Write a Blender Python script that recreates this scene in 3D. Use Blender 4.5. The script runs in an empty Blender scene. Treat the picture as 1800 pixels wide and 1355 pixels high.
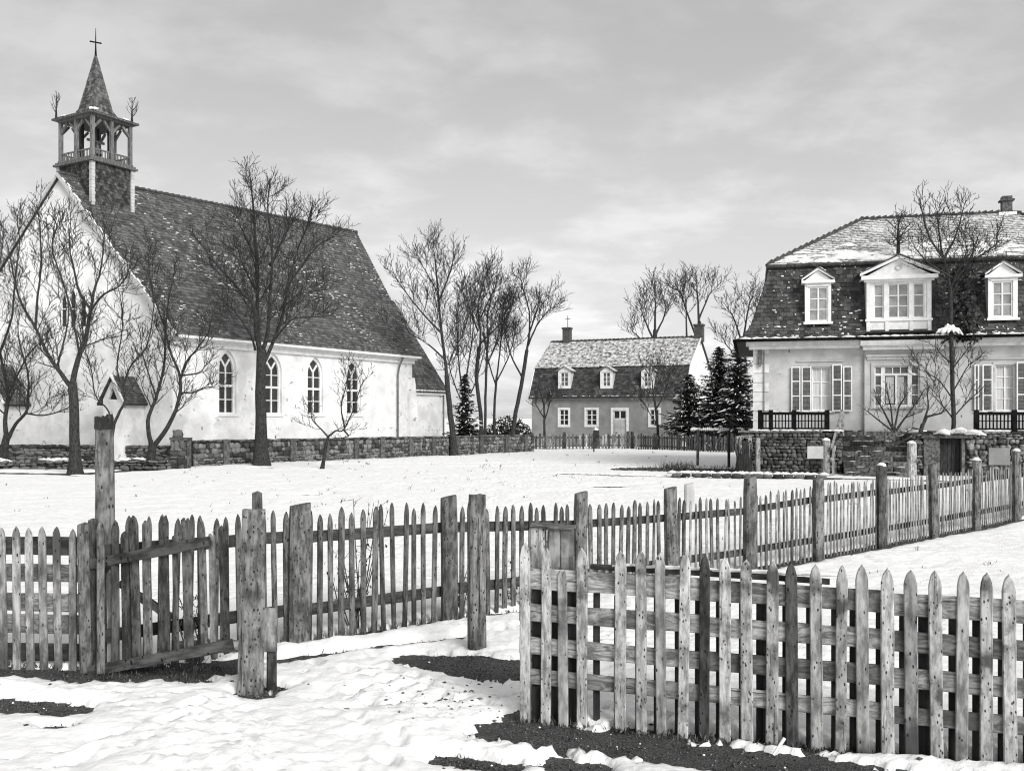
import bpy, bmesh, math, random
import numpy as np
from mathutils import Vector, Matrix

random.seed(7)
RNG = np.random.default_rng(11)
SC = bpy.context.scene
COL = SC.collection

# ------------------------------------------------------------------ camera, sky, sun, exposure
EYE, FOC, HORY = 2.3, 1700.0, 735.0          # eye height (m), focal length and horizon row in photo pixels
cam = bpy.data.cameras.new('camera')
cam.sensor_fit = 'HORIZONTAL'
cam.sensor_width = 36.0
cam.lens = 36.0 * FOC / 1800.0
cam.shift_y = (HORY - 677.5) / 1800.0
cam.clip_start = 0.1
cam.clip_end = 20000.0
camo = bpy.data.objects.new('camera', cam)
camo.location = (0, 0, EYE)
camo.rotation_euler = (math.radians(90), 0, 0)
COL.objects.link(camo)
SC.camera = camo

SUN_AZ = math.atan2(0.54, -0.84)              # compass angle of the sun, from +Y towards +X
SUN_EL = math.radians(31)
sd = Vector((math.sin(SUN_AZ) * math.cos(SUN_EL), math.cos(SUN_AZ) * math.cos(SUN_EL), math.sin(SUN_EL)))
sun = bpy.data.lights.new('sun', 'SUN')
sun.energy = 1.5
sun.angle = math.radians(28)
sun.color = (1, 0.99, 0.97)
suno = bpy.data.objects.new('sun', sun)
suno.rotation_euler = (-sd).to_track_quat('-Z', 'Y').to_euler()
suno.location = sd * 50
COL.objects.link(suno)

world = bpy.data.worlds.new('World')
SC.world = world
world.use_nodes = True
nt = world.node_tree
nt.nodes.clear()
def wn(t, **k):
    n = nt.nodes.new(t)
    for a, b in k.items(): setattr(n, a, b)
    return n
WL = nt.links.new
sky = wn('ShaderNodeTexSky', sky_type='NISHITA', sun_disc=False)
sky.sun_elevation = SUN_EL
sky.sun_rotation = SUN_AZ
sky.air_density = 1.0
sky.dust_density = 2.5
bw = wn('ShaderNodeRGBToBW')
WL(sky.outputs[0], bw.inputs[0])
pw = wn('ShaderNodeMath', operation='POWER')
WL(bw.outputs[0], pw.inputs[0]); pw.inputs[1].default_value = 0.22
tc = wn('ShaderNodeTexCoord')
sx = wn('ShaderNodeSeparateXYZ'); WL(tc.outputs['Generated'], sx.inputs[0])
# clouds on a flat layer: direction / (z + k)
zk = wn('ShaderNodeMath', operation='ADD'); WL(sx.outputs[2], zk.inputs[0]); zk.inputs[1].default_value = 0.16
zm = wn('ShaderNodeMath', operation='MAXIMUM'); WL(zk.outputs[0], zm.inputs[0]); zm.inputs[1].default_value = 0.05
dx = wn('ShaderNodeMath', operation='DIVIDE'); WL(sx.outputs[0], dx.inputs[0]); WL(zm.outputs[0], dx.inputs[1])
dy = wn('ShaderNodeMath', operation='DIVIDE'); WL(sx.outputs[1], dy.inputs[0]); WL(zm.outputs[0], dy.inputs[1])
cx = wn('ShaderNodeCombineXYZ'); WL(dx.outputs[0], cx.inputs[0]); WL(dy.outputs[0], cx.inputs[1])
cn = wn('ShaderNodeTexNoise'); WL(cx.outputs[0], cn.inputs['Vector'])
cn.inputs['Scale'].default_value = 2.1; cn.inputs['Detail'].default_value = 7; cn.inputs['Roughness'].default_value = 0.58; cn.inputs['Distortion'].default_value = 0.15
cr = wn('ShaderNodeMapRange'); cr.interpolation_type = 'SMOOTHSTEP'
WL(cn.outputs[0], cr.inputs['Value'])
for k, v in (('From Min', 0.42), ('From Max', 0.68), ('To Min', 0.96), ('To Max', 1.20)): cr.inputs[k].default_value = v
hz = wn('ShaderNodeMapRange'); hz.interpolation_type = 'SMOOTHERSTEP'
WL(sx.outputs[2], hz.inputs['Value'])          # overcast sky: paler towards the horizon all round
for k, v in (('From Min', -0.02), ('From Max', 0.46), ('To Min', 1.74), ('To Max', 1.22)): hz.inputs[k].default_value = v
hm = wn('ShaderNodeMath', operation='MULTIPLY'); WL(pw.outputs[0], hm.inputs[0]); WL(hz.outputs[0], hm.inputs[1])
cm = wn('ShaderNodeMath', operation='MULTIPLY'); WL(hm.outputs[0], cm.inputs[0]); WL(cr.outputs[0], cm.inputs[1])
bg = wn('ShaderNodeBackground'); WL(cm.outputs[0], bg.inputs[0])
bg.inputs[1].default_value = 0.15   # overcast
wo = wn('ShaderNodeOutputWorld'); WL(bg.outputs[0], wo.inputs[0])

SC.view_settings.view_transform = 'Standard'
SC.view_settings.look = 'None'
SC.view_settings.exposure = 1.27
SC.cycles.use_denoising = True
SC.cycles.pixel_filter_type = 'BLACKMAN_HARRIS'
SC.cycles.filter_width = 1.15
SC.cycles.max_bounces = 5
SC.cycles.diffuse_bounces = 3
SC.view_settings.gamma = 1.0
SC.view_settings.use_curve_mapping = False

# ------------------------------------------------------------------ helpers
def P(px, py, Z):
    return Vector(((px - 900) / FOC * Z, Z, EYE + (HORY - py) / FOC * Z))
def G(px, py):
    return P(px, py, FOC * EYE / (py - HORY))
def X(px, Z): return (px - 900) / FOC * Z
def zz(py, Z): return EYE + (HORY - py) / FOC * Z
def U(a, b): return random.uniform(a, b)

class Frame:
    """A plan frame: x along a wall, y into the building, z up; pix() finds where a sight line meets the plane y = yo."""
    def __init__(s, x, y, ang):
        s.o = (x, y); s.a = ang
        s.ex = (math.cos(ang), math.sin(ang)); s.ey = (-math.sin(ang), math.cos(ang))
    def M(s, u, w, z):
        return (s.o[0] + s.ex[0] * u + s.ey[0] * w, s.o[1] + s.ex[1] * u + s.ey[1] * w, z)
    def pix(s, px, py, yo=0.0):
        bx = s.o[0] + s.ey[0] * yo; by = s.o[1] + s.ey[1] * yo
        k = (px - 900) / FOC
        u = (k * by - bx) / (s.ex[0] - k * s.ex[1])
        Z = by + s.ex[1] * u
        return u, EYE + (HORY - py) / FOC * Z
    def x(s, px, yo=0.0): return s.pix(px, 0, yo)[0]
    def z(s, px, py, yo=0.0): return s.pix(px, py, yo)[1]
WORLD = Frame(0, 0, 0)

class MB:
    def __init__(s, fr=None):
        s.v = []; s.f = []; s.t = []; s.fr = fr
    def add(s, vs, fs, tone=0.5):
        b = len(s.v)
        if s.fr: vs = [s.fr.M(*p) for p in vs]
        s.v.extend([tuple(p) for p in vs])
        s.f.extend([tuple(i + b for i in f) for f in fs])
        s.t.extend([tone] * len(fs))
        return s
    def box(s, x0, x1, y0, y1, z0, z1, tone=0.5):
        return s.add([(x0,y0,z0),(x1,y0,z0),(x1,y1,z0),(x0,y1,z0),(x0,y0,z1),(x1,y0,z1),(x1,y1,z1),(x0,y1,z1)],
                     [(0,3,2,1),(4,5,6,7),(0,1,5,4),(1,2,6,5),(2,3,7,6),(3,0,4,7)], tone)
    def hexa(s, a, tone=0.5):
        return s.add(a, [(0,3,2,1),(4,5,6,7),(0,1,5,4),(1,2,6,5),(2,3,7,6),(3,0,4,7)], tone)
    def prism(s, poly, y0, y1, tone=0.5):
        """poly in (x, z), extruded along y"""
        n = len(poly)
        vs = [(p[0], y0, p[1]) for p in poly] + [(p[0], y1, p[1]) for p in poly]
        fs = [tuple(range(n)), tuple(range(2*n-1, n-1, -1))] + [(i, (i+1) % n, n + (i+1) % n, n + i) for i in range(n)]
        return s.add(vs, fs, tone)
    def beam(s, p0, p1, w, h, tone=0.5, up=(0,0,1)):
        p0 = Vector(p0); p1 = Vector(p1); d = (p1 - p0).normalized(); up = Vector(up)
        if abs(d.dot(up)) > 0.97: up = Vector((1,0,0))
        a = d.cross(up).normalized() * (w / 2); b = a.cross(d).normalized() * (h / 2)
        vs = [p0-a-b, p1-a-b, p1+a-b, p0+a-b, p0-a+b, p1-a+b, p1+a+b, p0+a+b]
        return s.hexa([tuple(v) for v in vs], tone)
    def tube(s, pts, rad, n=6, tone=0.5, cap=True):
        pts = [Vector(p) for p in pts]; m = len(pts)
        vs = []; ref = None
        for i in range(m):
            d = (pts[min(i+1, m-1)] - pts[max(i-1, 0)])
            d = d.normalized() if d.length > 1e-9 else Vector((0,0,1))
            if ref is None:
                ref = Vector((1,0,0)) if abs(d.x) < 0.8 else Vector((0,1,0))
            a = (ref - d * ref.dot(d)).normalized(); b = d.cross(a); ref = a
            for k in range(n):
                t = 2*math.pi*k/n
                vs.append(tuple(pts[i] + (a*math.cos(t) + b*math.sin(t)) * rad[i]))
        fs = []
        for i in range(m-1):
            for k in range(n):
                k2 = (k+1) % n
                fs.append((i*n+k, i*n+k2, (i+1)*n+k2, (i+1)*n+k))
        if cap: fs += [tuple(range(n-1, -1, -1)), tuple(range((m-1)*n, m*n))]
        return s.add(vs, fs, tone)
    def mesh(s, name, smooth=False):
        me = bpy.data.meshes.new(name)
        me.from_pydata(s.v, [], s.f)
        at = me.attributes.new('tone', 'FLOAT', 'FACE')
        at.data.foreach_set('value', s.t)
        if smooth: me.polygons.foreach_set('use_smooth', [True] * len(me.polygons))
        me.update()
        return me

WM = {}
def link(name, me, mat=None, parent=None, mw=None):
    o = bpy.data.objects.new(name, me)
    COL.objects.link(o)
    if mat is not None and me is not None and len(me.materials) == 0: me.materials.append(mat)
    mw = mw or Matrix()
    if parent is not None:
        o.parent = parent
        o.matrix_parent_inverse = WM[parent].inverted()
    o.matrix_basis = mw
    WM[o] = mw.copy()
    return o
def tag(o, label, cat, group=None, kind=None):
    o['label'] = label; o['category'] = cat
    if group: o['group'] = group
    if kind: o['kind'] = kind
    return o
def thing(name, label, cat, loc=(0,0,0), rz=0.0, group=None):
    o = link(name, None, None, None, Matrix.Translation(Vector(loc)) @ Matrix.Rotation(rz, 4, 'Z'))
    o.empty_display_size = 0.2
    return tag(o, label, cat, group)
def struct(o, label=None):
    o['kind'] = 'structure'
    if label: o['label'] = label
    return o
def stuff(o, label=None, cat=None):
    o['kind'] = 'stuff'
    if label: o['label'] = label
    if cat: o['category'] = cat
    return o
def part(name, mb, mat, parent, smooth=False, label=None, mw=None):
    o = link(name, mb.mesh(name, smooth), mat, parent, mw)
    if label: o['label'] = label
    return o
def TRS(loc, rz=0.0, s=(1,1,1), rx=0.0, ry=0.0):
    return Matrix.Translation(Vector(loc)) @ Matrix.Rotation(rz,4,'Z') @ Matrix.Rotation(ry,4,'Y') @ Matrix.Rotation(rx,4,'X') @ Matrix.Diagonal((s[0],s[1],s[2],1))

# ------------------------------------------------------------------ noise for the ground
PERM = RNG.permutation(4096)
GR = RNG.normal(size=(4096, 2)); GR /= np.linalg.norm(GR, axis=1)[:, None]
def perlin(x, y):
    xi = np.floor(x).astype(np.int64); yi = np.floor(y).astype(np.int64)
    xf = x - xi; yf = y - yi
    def g(ix, iy, fx, fy):
        h = PERM[(PERM[ix & 4095] + iy) & 4095]
        return GR[h, 0] * fx + GR[h, 1] * fy
    u = xf*xf*xf*(xf*(xf*6-15)+10); v = yf*yf*yf*(yf*(yf*6-15)+10)
    a = g(xi, yi, xf, yf); b = g(xi+1, yi, xf-1, yf); c = g(xi, yi+1, xf, yf-1); d = g(xi+1, yi+1, xf-1, yf-1)
    return (a*(1-u)+b*u)*(1-v) + (c*(1-u)+d*u)*v

# ------------------------------------------------------------------ materials
def pmat(name, lo, hi, scale=6.0, stretch=(1,1,1), detail=6, rough=0.85, bump=0.4, bdist=0.01, rand=0.0, spots=None,
         stain=None, tone=None, fleck=None, snow=None, cracks=None, ramp=(0.35, 0.65), spec=0.3, distort=0.0):
    m = bpy.data.materials.new(name); m.use_nodes = True
    t = m.node_tree; t.nodes.clear(); L = t.links.new
    def N(ty, **k):
        n = t.nodes.new(ty)
        for a, b in k.items(): setattr(n, a, b)
        return n
    def math_(op, a, b=None):
        n = N('ShaderNodeMath', operation=op)
        for i, q in enumerate((a, b)):
            if q is None: continue
            if isinstance(q, (int, float)): n.inputs[i].default_value = q
            else: L(q, n.inputs[i])
        return n.outputs[0]
    def mixf(fac, a, b):
        n = N('ShaderNodeMix', data_type='FLOAT')
        for i, q in ((0, fac), (2, a), (3, b)):
            if isinstance(q, (int, float)): n.inputs[i].default_value = q
            else: L(q, n.inputs[i])
        return n.outputs[0]
    def rng(v, a, b, c=0.0, d=1.0):
        n = N('ShaderNodeMapRange'); n.interpolation_type = 'SMOOTHSTEP'
        L(v, n.inputs[0])
        for i, q in zip((1, 2, 3, 4), (a, b, c, d)): n.inputs[i].default_value = q
        return n.outputs[0]
    co = N('ShaderNodeTexCoord').outputs['Object']
    oi = N('ShaderNodeObjectInfo')
    va = N('ShaderNodeVectorMath', operation='ADD'); L(co, va.inputs[0])
    vs = N('ShaderNodeVectorMath', operation='SCALE'); vs.inputs[0].default_value = (31.7, 17.3, 53.1); L(oi.outputs['Random'], vs.inputs[3])
    L(vs.outputs[0], va.inputs[1])
    vec = va.outputs[0]
    mp = N('ShaderNodeMapping'); L(vec, mp.inputs[0]); mp.inputs['Scale'].default_value = stretch
    def noise(sc, de=4, v=None, ro=0.6, di=0.0):
        n = N('ShaderNodeTexNoise'); L(v if v is not None else vec, n.inputs['Vector'])
        n.inputs['Scale'].default_value = sc; n.inputs['Detail'].default_value = de; n.inputs['Roughness'].default_value = ro
        n.inputs['Distortion'].default_value = di
        return n.outputs[0]
    n1 = noise(scale, detail, mp.outputs[0], 0.65, distort)
    val = rng(n1, ramp[0], ramp[1], lo, hi)
    height = n1
    if stain:
        sc, a, b, v, am = stain
        val = mixf(math_('MULTIPLY', rng(noise(sc, 5, None, 0.62), a, b), am), val, v)
    if cracks:
        cst, ca, cb, cv = cracks
        cmp_ = N('ShaderNodeMapping'); L(vec, cmp_.inputs[0]); cmp_.inputs['Scale'].default_value = cst
        cf = rng(noise(1.0, 5, cmp_.outputs[0], 0.7), ca, cb)
        val = mixf(cf, val, cv)
        height = math_('SUBTRACT', n1, math_('MULTIPLY', cf, 0.7))
    if rand:
        val = math_('MULTIPLY', val, rng(oi.outputs['Random'], 0, 1, 1 - rand, 1 + rand))
    at = None
    if tone is not None or fleck is not None:
        at = N('ShaderNodeAttribute', attribute_name='tone').outputs['Fac']
    if tone is not None:
        val = math_('MULTIPLY', val, rng(at, 0, 1, 1 - tone, 1 + tone))
    if spots:
        sc, th, v = spots
        vo = N('ShaderNodeTexVoronoi', feature='F1'); vo.inputs['Scale'].default_value = sc
        vm = N('ShaderNodeMapping'); L(vec, vm.inputs[0]); vm.inputs['Scale'].default_value = (1, 1, 0.5); L(vm.outputs[0], vo.inputs['Vector'])
        gate = rng(noise(sc * 0.22, 3), 0.36, 0.52)
        vd = math_('ADD', vo.outputs['Distance'], math_('MULTIPLY', math_('SUBTRACT', noise(sc * 1.3, 2), 0.5), 0.28))
        f = math_('MULTIPLY', rng(vd, th, th * 0.6), gate)
        val = mixf(f, val, v)
        height = math_('SUBTRACT', height, math_('MULTIPLY', f, 0.6))
    if fleck is not None:
        fsc, fa, fb = fleck
        ff = math_('MULTIPLY', rng(noise(fsc, 2), fa, fb), rng(at, 0.3, 0.4))
        ff = math_('MULTIPLY', ff, rng(noise(0.30, 2), 0.40, 0.55))
        val = mixf(ff, val, 0.72)
    if snow:
        nz0, nz1, sc, a, b = snow
        ge = N('ShaderNodeNewGeometry'); sz = N('ShaderNodeSeparateXYZ'); L(ge.outputs['Normal'], sz.inputs[0])
        f = math_('MULTIPLY', rng(sz.outputs[2], nz0, nz1), rng(noise(sc, 5, None, 0.6), a, b))
        val = mixf(f, val, 0.82)
    cc = N('ShaderNodeCombineColor'); 
    for i in range(3): L(val, cc.inputs[i])
    bs = N('ShaderNodeBsdfPrincipled'); L(cc.outputs[0], bs.inputs['Base Color'])
    bs.inputs['Roughness'].default_value = rough; bs.inputs['Specular IOR Level'].default_value = spec
    if bump:
        bn = N('ShaderNodeBump'); bn.inputs['Strength'].default_value = bump; bn.inputs['Distance'].default_value = bdist
        L(height, bn.inputs['Height']); L(bn.outputs[0], bs.inputs['Normal'])
    ou = N('ShaderNodeOutputMaterial'); L(bs.outputs[0], ou.inputs[0])
    return m

WG = (6, 6, 1.5); WGX = (1.5, 6, 6)
CK = ((46, 46, 1.6), 0.60, 0.70, 0.03); CKX = ((1.6, 46, 46), 0.60, 0.70, 0.025)
M = {}
M['wood_pale'] = pmat('pale_weathered_wood', 0.19, 0.50, 4.5, WG, 9, bump=0.9, bdist=0.005, rand=0.22, spots=(38, 0.25, 0.035), stain=(3.4, 0.50, 0.68, 0.06, 0.9), cracks=CK)
M['wood_pale_x'] = pmat('pale_weathered_board', 0.09, 0.33, 3.4, WGX, 9, bump=0.9, bdist=0.005, rand=0.5, stain=(3.0, 0.46, 0.66, 0.045, 0.85), distort=1.4, cracks=CKX)
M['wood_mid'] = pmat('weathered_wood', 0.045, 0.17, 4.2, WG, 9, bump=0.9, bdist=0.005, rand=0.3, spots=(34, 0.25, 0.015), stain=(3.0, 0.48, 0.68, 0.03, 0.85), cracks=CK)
M['wood_mid_x'] = pmat('dark_weathered_rail', 0.018, 0.07, 3.0, WGX, 8, bump=0.8, bdist=0.004, rand=0.25, stain=(2.4, 0.5, 0.72, 0.012, 0.8))
M['wood_dark'] = pmat('dark_wet_wood', 0.02, 0.09, 4.2, WG, 9, bump=0.9, bdist=0.005, rand=0.3, spots=(34, 0.25, 0.008), stain=(2.6, 0.48, 0.7, 0.015, 0.85), cracks=CK)
M['wood_dark_x'] = pmat('dark_wet_beam', 0.025, 0.10, 3.0, WGX, 9, bump=0.8, bdist=0.005, rand=0.25, spots=(18, 0.26, 0.006), cracks=CKX)
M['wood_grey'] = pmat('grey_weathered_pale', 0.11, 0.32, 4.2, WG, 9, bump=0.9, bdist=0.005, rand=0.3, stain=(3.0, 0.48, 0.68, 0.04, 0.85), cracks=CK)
M['wood_black'] = pmat('black_wood_and_shade', 0.012, 0.04, 5, (3, 3, 0.6), 6, rand=0.2)  # black wood; also colours in the shade behind the near board fence
M['post'] = pmat('weathered_post_wood', 0.08, 0.31, 3.6, WG, 9, bump=1.0, bdist=0.008, rand=0.2, spots=(34, 0.26, 0.02), stain=(2.6, 0.46, 0.68, 0.035, 0.9), cracks=((34, 34, 1.1), 0.57, 0.68, 0.018))
M['post_far'] = pmat('grey_post_wood', 0.06, 0.21, 3.2, WG, 8, bump=0.7, rand=0.2, stain=(2.2, 0.46, 0.68, 0.03, 0.85), spots=(22, 0.26, 0.018), cracks=((30, 30, 1.0), 0.58, 0.68, 0.02))
M['plaster'] = pmat('white_limewash', 0.64, 0.84, 0.9, (1,1,1), 8, 0.9, 0.35, 0.02, stain=(0.8, 0.50, 0.66, 0.46, 0.48), spots=(2.2, 0.10, 0.15), cracks=((1.1, 1.1, 2.0), 0.635, 0.66, 0.36))
M['plaster_grey'] = pmat('pale_render', 0.40, 0.54, 1.1, (1,1,1), 7, 0.9, 0.25, 0.02, stain=(0.9, 0.48, 0.68, 0.36, 0.7), spots=(2.0, 0.09, 0.15), cracks=((1.3, 1.3, 2.2), 0.63, 0.66, 0.32))
M['plaster_dark'] = pmat('grey_render', 0.20, 0.28, 1.0, (1,1,1), 7, 0.9, 0.25, 0.02, stain=(0.7, 0.5, 0.72, 0.45, 0.5))
M['trim'] = pmat('white_painted_trim', 0.68, 0.82, 4, (1,1,1), 5, 0.7, 0.15, 0.005, stain=(1.5, 0.55, 0.75, 0.40, 0.5))
M['tile'] = pmat('dark_roof_tile', 0.035, 0.075, 5, (1,1,1), 5, 0.85, 0.4, 0.01, tone=0.42, fleck=(9, 0.67, 0.70))
M['tile_church'] = pmat('grey_roof_tile', 0.066, 0.125, 4, (1,1,1), 5, 0.85, 0.4, 0.01, tone=0.32, fleck=(9, 0.66, 0.70))
M['tile_snow'] = pmat('snowy_roof_tile', 0.10, 0.20, 4, (1,1,1), 5, 0.85, 0.4, 0.01, tone=0.4, snow=(0.5, 0.8, 7.0, 0.34, 0.66), stain=(0.7, 0.45, 0.6, 0.5, 0.5))
M['tile_frost'] = pmat('frosted_roof_tile', 0.12, 0.3, 4, (1,1,1), 5, 0.85, 0.4, 0.01, tone=0.7, snow=(0.4, 0.7, 4.5, 0.40, 0.62))
M['shingle'] = pmat('dark_shingle', 0.03, 0.075, 6, (1,1,1), 5, 0.8, 0.4, 0.01, tone=0.6)
M['shingle_spire'] = pmat('grey_spire_shingle', 0.055, 0.13, 5, (1,1,1), 5, 0.8, 0.4, 0.01, tone=0.5)
M['roof_under'] = pmat('roof_boarding', 0.03, 0.06, 4)
M['timber'] = pmat('grey_belfry_timber', 0.07, 0.20, 3, (6,6,0.8), 6, 0.85, 0.4, 0.006, rand=0.15)
M['bark'] = pmat('dark_bark', 0.010, 0.055, 9, (3,3,0.8), 6, 0.9, 0.8, 0.03, snow=(0.62, 0.9, 2.2, 0.54, 0.64))
M['bark_snow'] = pmat('snow_dusted_bark', 0.014, 0.05, 7, (3,3,0.8), 6, 0.9, 0.8, 0.03, snow=(0.2, 0.6, 2.2, 0.5, 0.58))
M['twig'] = pmat('dark_twig', 0.014, 0.04, 5, bump=0)
M['needle'] = pmat('fir_needles', 0.010, 0.042, 4, bump=0, tone=0.6)
M['stone'] = pmat('yard_wall_stone', 0.05, 0.20, 11, (1,1,1), 6, 0.9, 0.9, 0.02, rand=0.75, snow=(0.7, 0.95, 3, 0.5, 0.6))
M['stone_far'] = pmat('far_yard_wall_stone', 0.05, 0.20, 9, (1,1,1), 6, 0.9, 0.8, 0.02, tone=0.6)
M['stone_dark'] = pmat('terrace_stone', 0.03, 0.15, 10, (1,1,1), 6, 0.9, 0.9, 0.02, rand=0.7, snow=(0.75, 0.95, 3, 0.55, 0.65))
M['mortar'] = pmat('dark_joint', 0.02, 0.06, 8, (1,1,1), 6)
M['mortar_pale'] = pmat('joint_mortar', 0.03, 0.08, 8, (1,1,1), 6)
M['quoin'] = pmat('pale_quoin_stone', 0.52, 0.68, 3, (1,1,1), 6, rand=0.08)
M['iron'] = pmat('black_iron', 0.004, 0.012, 6, bump=0.1, rough=0.9, spec=0.08)
M['lead'] = pmat('grey_metal', 0.10, 0.2, 6, bump=0.1, rough=0.6)
M['glass'] = pmat('dark_glass', 0.01, 0.03, 1.5, bump=0, rough=0.12, spec=0.5, rand=0.3)
M['glass_pale'] = pmat('curtained_glass', 0.19, 0.33, 1.6, (1,1,1), 3, bump=0, rough=0.15, spec=0.5, rand=0.12)
M['glass_mid'] = pmat('dim_glass', 0.06, 0.16, 1.6, (1,1,1), 3, bump=0, rough=0.12, spec=0.5, rand=0.3)
M['curtain'] = pmat('white_curtain', 0.42, 0.58, 3, (6,6,0.3), 3, bump=0.1)
M['shutter'] = pmat('grey_shutter_paint', 0.10, 0.16, 5, (3,3,0.8), 5, rand=0.1)
M['snowlump'] = pmat('lying_snow', 0.78, 0.88, 3, bump=0.5, bdist=0.03, rough=0.8)
M['brick'] = pmat('dark_chimney_brick', 0.04, 0.12, 8, rand=0.2)
M['weed'] = pmat('dead_weed', 0.03, 0.11, 4, bump=0, tone=0.6)
M['soil'] = pmat('wet_soil', 0.012, 0.12, 60, (1,1,1), 9, 0.95, 1.0, 0.02, spots=(70, 0.30, 0.22), stain=(5, 0.45, 0.65, 0.03, 0.5))
M['clod'] = pmat('soil_clod', 0.02, 0.14, 40, tone=0.8)
M['snow'] = pmat('snow', 0.80, 0.90, 8, (1,1,1), 9, 0.75, 0.6, 0.035, spec=0.2)

# ------------------------------------------------------------------ ground: soil sheet with a melting snow sheet over it
SEG = []   # bare patches: (x0, y0, x1, y1, radius)
def bare(pts, r):
    q = [G(*p) for p in pts]
    for a, b in zip(q[:-1], q[1:]): SEG.append((a.x, a.y, b.x, b.y, r))
    if len(q) == 1: SEG.append((q[0].x, q[0].y, q[0].x + 1e-3, q[0].y, r))
bare([(895, 1290), (1000, 1301), (1100, 1313), (1200, 1327), (1300, 1341), (1400, 1355), (1520, 1373), (1700, 1398)], 0.24)
bare([(922, 1262), (975, 1266)], 0.13)
bare([(985, 1352), (1030, 1360)], 0.16)
bare([(780, 1338), (820, 1346), (900, 1356)], 0.10)
bare([(748, 1165), (800, 1175), (870, 1186), (940, 1178)], 0.27)
bare([(505, 1163), (600, 1150), (700, 1139), (812, 1125)], 0.10)
bare([(440, 1140), (560, 1128), (700, 1109), (790, 1093), (930, 1076)], 0.10)
bare([(1340, 1003), (1480, 975), (1640, 945), (1800, 914)], 0.17)
bare([(-60, 1184), (90, 1188), (170, 1196)], 0.20)
bare([(170, 1192), (300, 1184), (400, 1176)], 0.27)
bare([(320, 1198), (355, 1203)], 0.09)
bare([(-40, 1240), (60, 1247), (122, 1252)], 0.15)
bare([(88, 1281), (112, 1285)], 0.06)
bare([(436, 1222), (456, 1228)], 0.10)
bare([(475, 1212), (488, 1214)], 0.08)
for q in (1092, 1129, 1164, 1201, 1238, 1275, 1314, 1357, 1393, 1436, 1477, 1517, 1560, 1602, 1646, 1688, 1732, 1775):
    yy = 1266 + (q - 912) / (1790 - 912) * 86
    bare([(q - 9, yy), (q + 9, yy + 2)], 0.055)
for q in ((460, 823, .5), (133, 837, .4), (566, 826, .3), (800, 800, .6), (266, 828, .4)): bare([(q[0], q[1])], q[2])
bare([(1130, 825), (1300, 828)], 1.3)
bare([(1000, 834), (1200, 840), (1440, 843)], 0.42)
bare([(545, 871), (555, 871)], 0.34)
bare([(1140, 1010), (1320, 1006)], 0.14)
bare([(1540, 1095), (1620, 1100)], 0.08)
bare([(-100, 832), (130, 834), (300, 824)], 0.6)
bare([(1060, 857), (1075, 857)], 0.4)
bare([(1330, 838), (1640, 846)], 0.5)
SEG = np.array(SEG)
def hills(x, y):
    g = G(825, 1172)
    return 0.10 * np.exp(-(((x - g.x) / 0.42) ** 2 + ((y - g.y) / 0.22) ** 2))
def soilmask(x, y):
    w = perlin(x * 7, y * 7) * 0.5 + perlin(x * 17 + 5, y * 17) * 0.45 + perlin(x * 38 + 5, y * 38) * 0.3 + perlin(x * 2.2, y * 2.2 + 9) * 0.4
    dm = np.full_like(x, 9.0)
    for x0, y0, x1, y1, r in SEG:
        ok = (x > min(x0, x1) - 4 * r) & (x < max(x0, x1) + 4 * r) & (y > min(y0, y1) - 4 * r) & (y < max(y0, y1) + 4 * r)
        if not ok.any(): continue
        xs, ys = x[ok], y[ok]
        ddx, ddy = x1 - x0, y1 - y0
        t = np.clip(((xs - x0) * ddx + (ys - y0) * ddy) / (ddx * ddx + ddy * ddy), 0, 1)
        d = np.hypot(xs - x0 - t * ddx, ys - y0 - t * ddy) / r + w[ok] * 0.9
        dm[ok] = np.minimum(dm[ok], d)
    m = np.clip((1.45 - dm) / 0.9, 0, 1); thin = np.clip((2.9 - dm) / 1.8, 0, 1)
    return m * m * (3 - 2 * m), thin
def soil_h(x, y):
    return 0.012 * perlin(x * 6, y * 6) + 0.012 * perlin(x * 22, y * 22) + 0.006 * perlin(x * 60, y * 60) + hills(x, y)
_fr = random.Random(5)
FOOT = []
for (xa, ya), (xb, yb), n_ in (((-1.75, 8.9), (-.55, 5.9), 7), ((-2.1, 8.3), (-3.1, 6.0), 6), ((-1.2, 9.1), (.0, 8.4), 4)):
    for i_ in range(n_):
        t_ = i_ / n_; an_ = math.atan2(yb - ya, xb - xa); s_ = .09 if i_ % 2 else -.09
        FOOT.append((xa + (xb - xa) * t_ - math.sin(an_) * s_ + _fr.uniform(-.05, .05), ya + (yb - ya) * t_ + math.cos(an_) * s_ + _fr.uniform(-.05, .05), an_ + _fr.uniform(-.2, .2)))
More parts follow.
